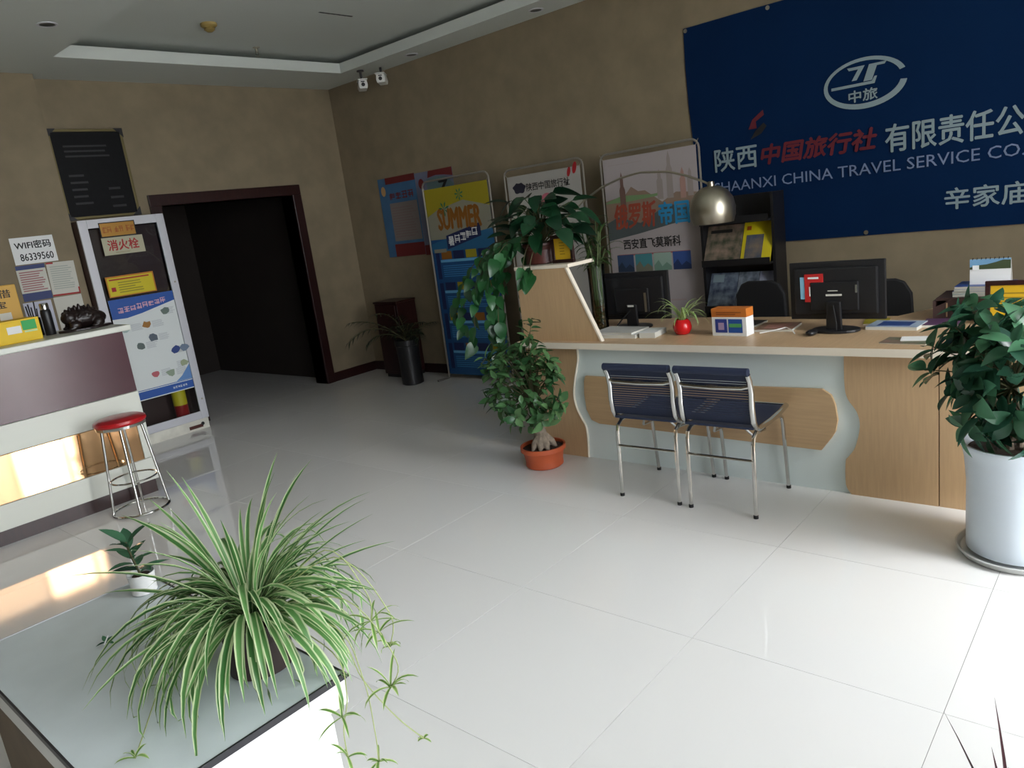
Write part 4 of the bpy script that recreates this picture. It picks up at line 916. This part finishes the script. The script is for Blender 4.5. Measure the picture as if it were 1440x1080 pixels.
# little broad-leaved cutting behind it
sm = thing('small_pot_plant', 'little dark green plant in white pot behind the spider plant', 'plant', (.875, 2.64, .45))
pot(sm, [(.03, 0), (.034, .003), (.045, .07), (.047, .075)], .004, M_PAPER, .065, 24)
LMs = leaf_mesh(.095, .04, .3, .25, False, 6, G_FIC2)
MB().tube([(0, 0, .06), (-.01, .01, .13), (-.015, .02, .19)], .004, 6).build('stem', M_TWIG, sm)
for k in range(15):
    a = k*2.4; z = .075+.008*k; place_leaf(LMs, sm, (-.001*k, .0012*k, z), (math.cos(a), math.sin(a), .25+.06*k), s=random.uniform(.7, 1.1))
fs_ = thing('fallen_sprig', 'tiny pale sprig with dark leaves lying on the low table top', 'sprig', (.64, 2.385, TZ))
MB().tube([(0, 0, .003), (.012, .008, .012), (.02, .012, .02)], .002, 5).build('stem', M_PAPER, fs_)
LMt = leaf_mesh(.03, .014, .3, .2, False, 4, G_FIC2)
for d in ((.5, -1, .1), (-.9, .3, .1), (1, .2, .5), (.1, .9, .6)): place_leaf(LMt, fs_, (.008, .004, .006), d, s=random.uniform(.7, 1.1))
# ------------------------------------------------------------------ ficus shrubs
def extra_leaves(th, meshes, centre, radii, n, keep, rnd, smin=.3, smax=.85):
    # the leaves past the first three hundred: one joined part
    V_, F_ = [], []
    while n > 0:
        v = Vector((rnd.gauss(0, 1), rnd.gauss(0, 1), rnd.gauss(0, 1))).normalized()*rnd.uniform(smin, smax)
        p = Vector(centre)+Vector((v.x*radii[0], v.y*radii[1], v.z*radii[2]))
        if keep and not keep(p): continue
        n -= 1; d = (v.normalized()+Vector((rnd.uniform(-.8, .8), rnd.uniform(-.8, .8), rnd.uniform(-.6, .5)))).normalized()
        nn = Vector((rnd.uniform(-.5, .5), rnd.uniform(-.5, .5), 1))+v; nn = (nn-d*nn.dot(d)).normalized(); y = nn.cross(d); sc = rnd.uniform(.7, 1.05)
        me = rnd.choice(meshes); o0 = len(V_)
        V_ += [tuple(p+(d*q.co.x+y*q.co.y+nn*q.co.z)*sc) for q in me.vertices]; F_ += [tuple(i+o0 for i in f.vertices) for f in me.polygons]
    me2 = bpy.data.meshes.new('inner_foliage'); me2.from_pydata(V_, [], F_); me2.materials.append(meshes[0].materials[0])
    for f in me2.polygons: f.use_smooth = True
    o = bpy.data.objects.new('inner_foliage', me2); COL.objects.link(o); o.parent = th; o['kind'] = 'stuff'
def shrub(th, trunk_top, centre, radii, ncl, per, meshes, keep=None, twig=.0028, seed=1, up_bias=.35, spots=(), extra=0):
    rnd = random.Random(seed); got = 0; tries = 0; cl = [Vector(s_) for s_ in spots]
    while len(cl) < ncl and tries < 4000:
        tries += 1
        v = Vector((rnd.gauss(0, 1), rnd.gauss(0, 1), rnd.gauss(0, 1))).normalized()*rnd.uniform(.55, 1.0)
        p = Vector(centre)+Vector((v.x*radii[0], v.y*radii[1], v.z*radii[2]))
        if keep and not keep(p): continue
        if any((p-c).length < min(radii)*.16 for c in cl): continue
        cl.append(p)
    if extra: extra_leaves(th, meshes, centre, radii, extra, keep, rnd)
    tt = Vector(trunk_top)
    for p in cl:
        mid = tt.lerp(p, .5)+Vector((rnd.uniform(-.03, .03), rnd.uniform(-.03, .03), .02))
        br = MB().tube([tt, mid, p], [twig*1.6, twig*1.2, twig*.6], 5).build('branch', M_TWIG, th)
        ax = ((p-Vector(centre)).normalized()+Vector((0, 0, up_bias))).normalized()
        a0 = rnd.uniform(0, 6.28); s1 = ax.orthogonal().normalized(); s2 = ax.cross(s1)
        for j in range(per):
            a = a0+j*2.4; rad = s1*math.cos(a)+s2*math.sin(a)
            d = ax*rnd.uniform(.1, .9)+rad; d.z -= .15
            place_leaf(rnd.choice(meshes), th, p-ax*.010*j+rad*.004, d, ax+Vector((0, 0, .4)), rnd.uniform(.75, 1.15), rnd.uniform(-.4, .4))
fp = thing('potted_bonsai_fig', 'bushy fig bonsai with swollen roots in round orange pot by desk', 'plant', (3.40, 2.90, 0))
pot(fp, [(.105, 0), (.11, .004), (.128, .10), (.13, .105), (.142, .108), (.142, .135)], .010, M_TERRA, .115)
b = MB()
b.tube([(0, 0, .11), (.0, .01, .16), (.01, .015, .22), (-.01, .02, .30), (-.02, .01, .42)], [.045, .05, .038, .026, .016], 10)
for a, l in ((.4, .07), (1.7, .06), (2.9, .075), (4.2, .08), (5.3, .075), (3.6, .07)):
    b.tube([(0, 0, .20), (.35*l*math.cos(a), .35*l*math.sin(a), .185), (.8*l*math.cos(a), .8*l*math.sin(a), .15), (1.15*l*math.cos(a), 1.15*l*math.sin(a), .11)], [.022, .026, .024, .008], 8)
o = b.build('trunk', M_BARK, fp, smooth='all'); mo = o.modifiers.new('r', 'REMESH'); mo.mode = 'VOXEL'; mo.voxel_size = .006; mo.use_smooth_shade = True
LF = [leaf_mesh(.092, .050, .3, .2, False, 6, G_FIC), leaf_mesh(.080, .045, .25, .3, False, 6, G_FIC), leaf_mesh(.070, .040, .35, .1, False, 6, G_FIC)]
shrub(fp, (-.02, .01, .42), (-.10, .03, .54), (.20, .31, .31), 49, 6, LF, lambda p: p.x < .06 and p.z > .22, seed=4, spots=[(-.02, -.05, .93), (-.03, -.03, .86), (-.06, -.24, .62), (-.08, -.26, .45)], extra=190)
wp = thing('potted_rubber_fig', 'large dark leaved fig in tall white pot at the end of desk', 'plant', (3.27, .40, 0))
pot(wp, [(.150, .02), (.155, .024), (.185, .40), (.192, .44), (.20, .455), (.20, .47)], .008, mat('white_ceramic', 'd3dde6', .3), .43, 48)
MB().lathe([(.17, 0), (.20, .004), (.215, .028), (.208, .03), (.195, .012), (.15, .010), (.01, .010)], 48).build('saucer', mat('grey_saucer', 'b9bab8', .4), wp, smooth=True)
for a, t in ((0, (.02, .03, .75)), (2, (-.08, .10, .70)), (4, (.0, -.10, .72))):
    MB().tube([(.03*math.cos(a), .03*math.sin(a), .42), (.4*t[0], .4*t[1], .56), t], [.014, .011, .008], 8).build('trunk', M_BARK, wp, smooth=True)
LG = [leaf_mesh(.13, .064, .3, .2, False, 7, G_FIC2), leaf_mesh(.115, .058, .25, .28, False, 7, G_FIC2), leaf_mesh(.10, .052, .35, .1, False, 7, G_FIC2)]
shrub(wp, (-.02, .03, .68), (-.08, .00, .77), (.25, .32, .29), 48, 6, LG, lambda p: p.x < .12 and p.z > .49, seed=9, spots=[(-.10, .30, .76), (-.12, .22, .68), (-.18, .10, .74), (-.06, .18, .90), (-.05, .05, 1.02), (-.08, -.10, 1.0), (-.2, .16, .56), (-.2, .0, .6), (-.1, .1, .54), (-.17, .08, .52), (-.17, -.08, .53)], extra=120)
# ------------------------------------------------------------------ pothos on the raised shelf
pp = thing('trailing_pothos', 'dark trailing pothos in brown pot on raised oak screen shelf', 'plant', (3.78, 3.02, 1.222))
pot(pp, [(.085, 0), (.09, .004), (.12, .11), (.128, .115), (.128, .13)], .006, M_BROWNPOT, .115)
LP_ = [leaf_mesh(.15, .085, .2, .25, True, 7, G_POTHD), leaf_mesh(.12, .075, .2, .3, True, 7, G_POTHD)]
LV = [leaf_mesh(.105, .07, .2, .3, True, 7, G_POTH), leaf_mesh(.085, .058, .25, .25, True, 7, G_POTH)]
rnd = random.Random(3)
for k in range(84):
    az = rnd.uniform(0, 2*PI); el = rnd.uniform(.15, 1.35); l = rnd.uniform(.14, .33)
    tip = Vector((math.cos(az)*math.cos(el)*l*1.05, math.sin(az)*math.cos(el)*l*1.1, .12+math.sin(el)*l))
    st_ = MB().tube([(0, 0, .115), (tip.x*.4, tip.y*.4, tip.z*.75+.03), tip], .0025, 5).build('stalk', M_TWIG, pp)
    place_leaf(rnd.choice(LP_), pp, tip, (math.cos(az), math.sin(az), rnd.uniform(-.7, .5)), s=rnd.uniform(.85, 1.35), roll=rnd.uniform(-.6, .6))
for y1, x1, z1, ph in ((.40, -.25, -.14, 0), (.62, -.20, -.40, 1), (.72, -.15, -.30, 2), (.48, -.24, -.48, 3), (.34, -.22, -.36, 4), (.30, -.20, -.56, 5), (.55, .05, -.45, 6), (.28, -.28, -.05, 7), (.50, -.10, -.10, 8), (-.02, -.235, -.07, 9), (-.08, -.24, -.05, 10), (.66, .1, -.62, 11), (.45, .0, -.7, 12), (.35, .1, -.62, 13)):
    pts = [Vector((0, 0, .12)), Vector((x1*.6, max(y1*.45, .0), .16)), Vector((x1*.95, y1*.85, z1*.35+.02)), Vector((x1, y1, z1))]
    if ph in (9, 10): pts = [Vector((0, 0, .12)), Vector((-.15, y1, .14)), Vector((x1, y1, .02)), Vector((x1, y1*1.1, z1))]
    cu = []
    for i in range(3):
        a, b_, c, d = pts[max(i-1, 0)], pts[i], pts[i+1], pts[min(i+2, 3)]
        for q in range(5):
            t = q/5; cu.append(.5*((2*b_)+(c-a)*t+(2*a-5*b_+4*c-d)*t*t+(3*b_-a-3*c+d)*t**3))
    cu.append(pts[-1])
    v = MB().tube(cu, .003, 5).build('vine', M_TWIG, pp)
    for i in range(4 if ph not in (9, 10) else 11, len(cu), 1 if ph % 2 == 0 else 1):
        a = rnd.uniform(0, 6.28); place_leaf(rnd.choice(LV), v, cu[i], (-.5+.5*math.cos(a), .3*math.sin(a)-.1, -.8), (-1, -.4, .6), rnd.uniform(.75, 1.25), rnd.uniform(-.7, .7))
# ------------------------------------------------------------------ glass vase of bamboo
gv = thing('glass_vase', 'tall clear glass vase of lucky bamboo beside the oak screen', 'vase', (3.945, 2.745, ZD))
MB().lathe([(.045, 0), (.05, .004), (.052, .36), (.056, .42), (.053, .42), (.049, .36), (.047, .012), (.01, .010)], 32).build('glass', M_GLASS, gv, smooth=True)
MB().lathe([(.0, .0125), (.046, .0125), (.046, .20), (.0, .20)], 28).build('water', glassmat('vase_water', 'e2dcc8'), gv, smooth=True)
rnd = random.Random(8)
for k in range(90):
    a = rnd.uniform(0, 6.28); r_ = .036*math.sqrt(rnd.random()); MB().ell((r_*math.cos(a), r_*math.sin(a), .022+.0016*k), (.009, .009, .007), 8, 5).build('pebble', mat('pebble_%d' % (k % 3), ('6a4030', '8a7050', '4e3a2c')[k % 3], .4), gv)
for k in range(9):
    a = 2*PI*k/9; t = (.05*math.cos(a)+rnd.uniform(-.02, .02), .06*math.sin(a)+rnd.uniform(-.03, .03), rnd.uniform(.50, .70))
    s_ = MB().tube([(.02*math.cos(a), .02*math.sin(a), .05), (.028*math.cos(a), .028*math.sin(a), .40), t], .005, 6).build('cane', mat('cane_green', '4c5a36', .5), gv)
    for j in range(7):
        az = rnd.uniform(0, 6.28); h = .75+.05*j
        base = Vector((.028*math.cos(a), .028*math.sin(a), .40)).lerp(Vector(t), (h-.75)/.3 if h < 1.05 else 1)
        blade(blade_path(base, az, rnd.uniform(.3, 1.1), rnd.uniform(.09, .17), rnd.uniform(.6, 2.2), 6), .017, G_BAM, s_)
# ------------------------------------------------------------------ red ball pot with a small spider plant
rp = thing('small_spider_plant', 'small spider plant in a shiny red ball pot on the desk', 'plant', (3.84, 2.11, ZD))
pot(rp, [(.028, 0), (.04, .006), (.052, .03), (.054, .045), (.048, .07), (.036, .085), (.034, .088)], .004, mat('red_glaze', 'c4181c', .15), .07, 28)
for k in range(34):
    az = random.uniform(0, 6.28); blade(blade_path((.008*math.cos(az), .008*math.sin(az), .075), az, random.uniform(.7, 1.45), random.uniform(.13, .25), random.uniform(1.3, 2.9), 8, .004), random.uniform(.007, .012), G_SPI2, rp)
blade(blade_path((0, 0, .075), -PI/2-.2, .85, .24, .25, 7), .008, G_SPI2, rp)
# ------------------------------------------------------------------ red cordyline close to the camera
rc = thing('red_cordyline', 'thin dark red leaves of a floor plant in a black pot', 'plant', (1.36, .16, 0))
pot(rc, [(.07, 0), (.075, .004), (.10, .16), (.108, .165), (.108, .18)], .006, M_CHAR, .165)
for t, w in (((-.085, .097, .635), .012), ((-.02, .032, .645), .016), ((-.055, .03, .57), .012), ((.03, -.06, .52), .014), ((.06, .02, .45), .014), ((.0, -.10, .48), .014), ((-.10, .0, .44), .012)):
    tv = Vector(t); b0 = Vector((tv.x*.15, tv.y*.15, .16)); pts = []
    for i in range(9):
        s_ = i/8; q = b0.lerp(tv, s_); q += Vector((tv.x, tv.y, 0))*(-.45*math.sin(PI*s_)*.5); pts.append(q)
    blade(pts, w, G_RED, rc, fold=.5)
# ------------------------------------------------------------------ palm and side cabinet in the dark corner
sc_ = thing('side_cabinet', 'dark wooden side cabinet in the room corner behind the palm', 'cabinet', (5.27, 6.37, 0), RW)
MB().box(0, .36, -.26, 0, .04, .80).build('body', M_DARKWOOD, sc_, bevel=.004); MB().box(-.01, .37, -.27, 0, .80, .82).build('top', M_DARKWOOD, sc_, bevel=.004)
MB().box(.02, .34, -.275, -.262, .07, .78).build('door', M_DARKWOOD, sc_, bevel=.004); MB().box(.01, .35, -.24, -.01, 0, .04).build('plinth', M_INK, sc_)
MB().ell((.31, -.28, .45), (.01, .01, .01), 8, 6).build('knob', M_BRASS, sc_)
pa = thing('potted_palm', 'dark feathery palm in tall charcoal cylinder pot near corner', 'plant', (4.86, 5.76, 0))
pot(pa, [(.095, 0), (.10, .004), (.118, .40), (.125, .405), (.125, .46)], .008, mat('black_ceramic', '161618', .4), .43)
rnd = random.Random(5)
for k in range(15):
    az = 2*PI*k/15+rnd.uniform(-.2, .2); el = rnd.uniform(.75, 1.4); l = rnd.uniform(.42, .66)
    if math.cos(az) > 0: l *= .55
    if math.sin(az) < -.4: l *= .6
    pts = blade_path((0, 0, .43), az, el, l, rnd.uniform(.8, 1.7), 10)
    f = MB().tube(pts, .004, 5).build('frond_stem', M_TWIG, pa)
    for i in range(3, 11):
        tg = (pts[i]-pts[i-1]).normalized(); sd = tg.cross(Vector((0, 0, 1))).normalized()
        for sg in (-1, 1):
            d = (tg*.8+sd*sg*.8+Vector((0, 0, -.15))).normalized(); ll = .15*(1-.5*abs(i-6)/5)
            blade([pts[i], pts[i]+d*ll*.5, pts[i]+d*ll+Vector((0, 0, -.03))], .014, G_PALM, f, 'leaflet')
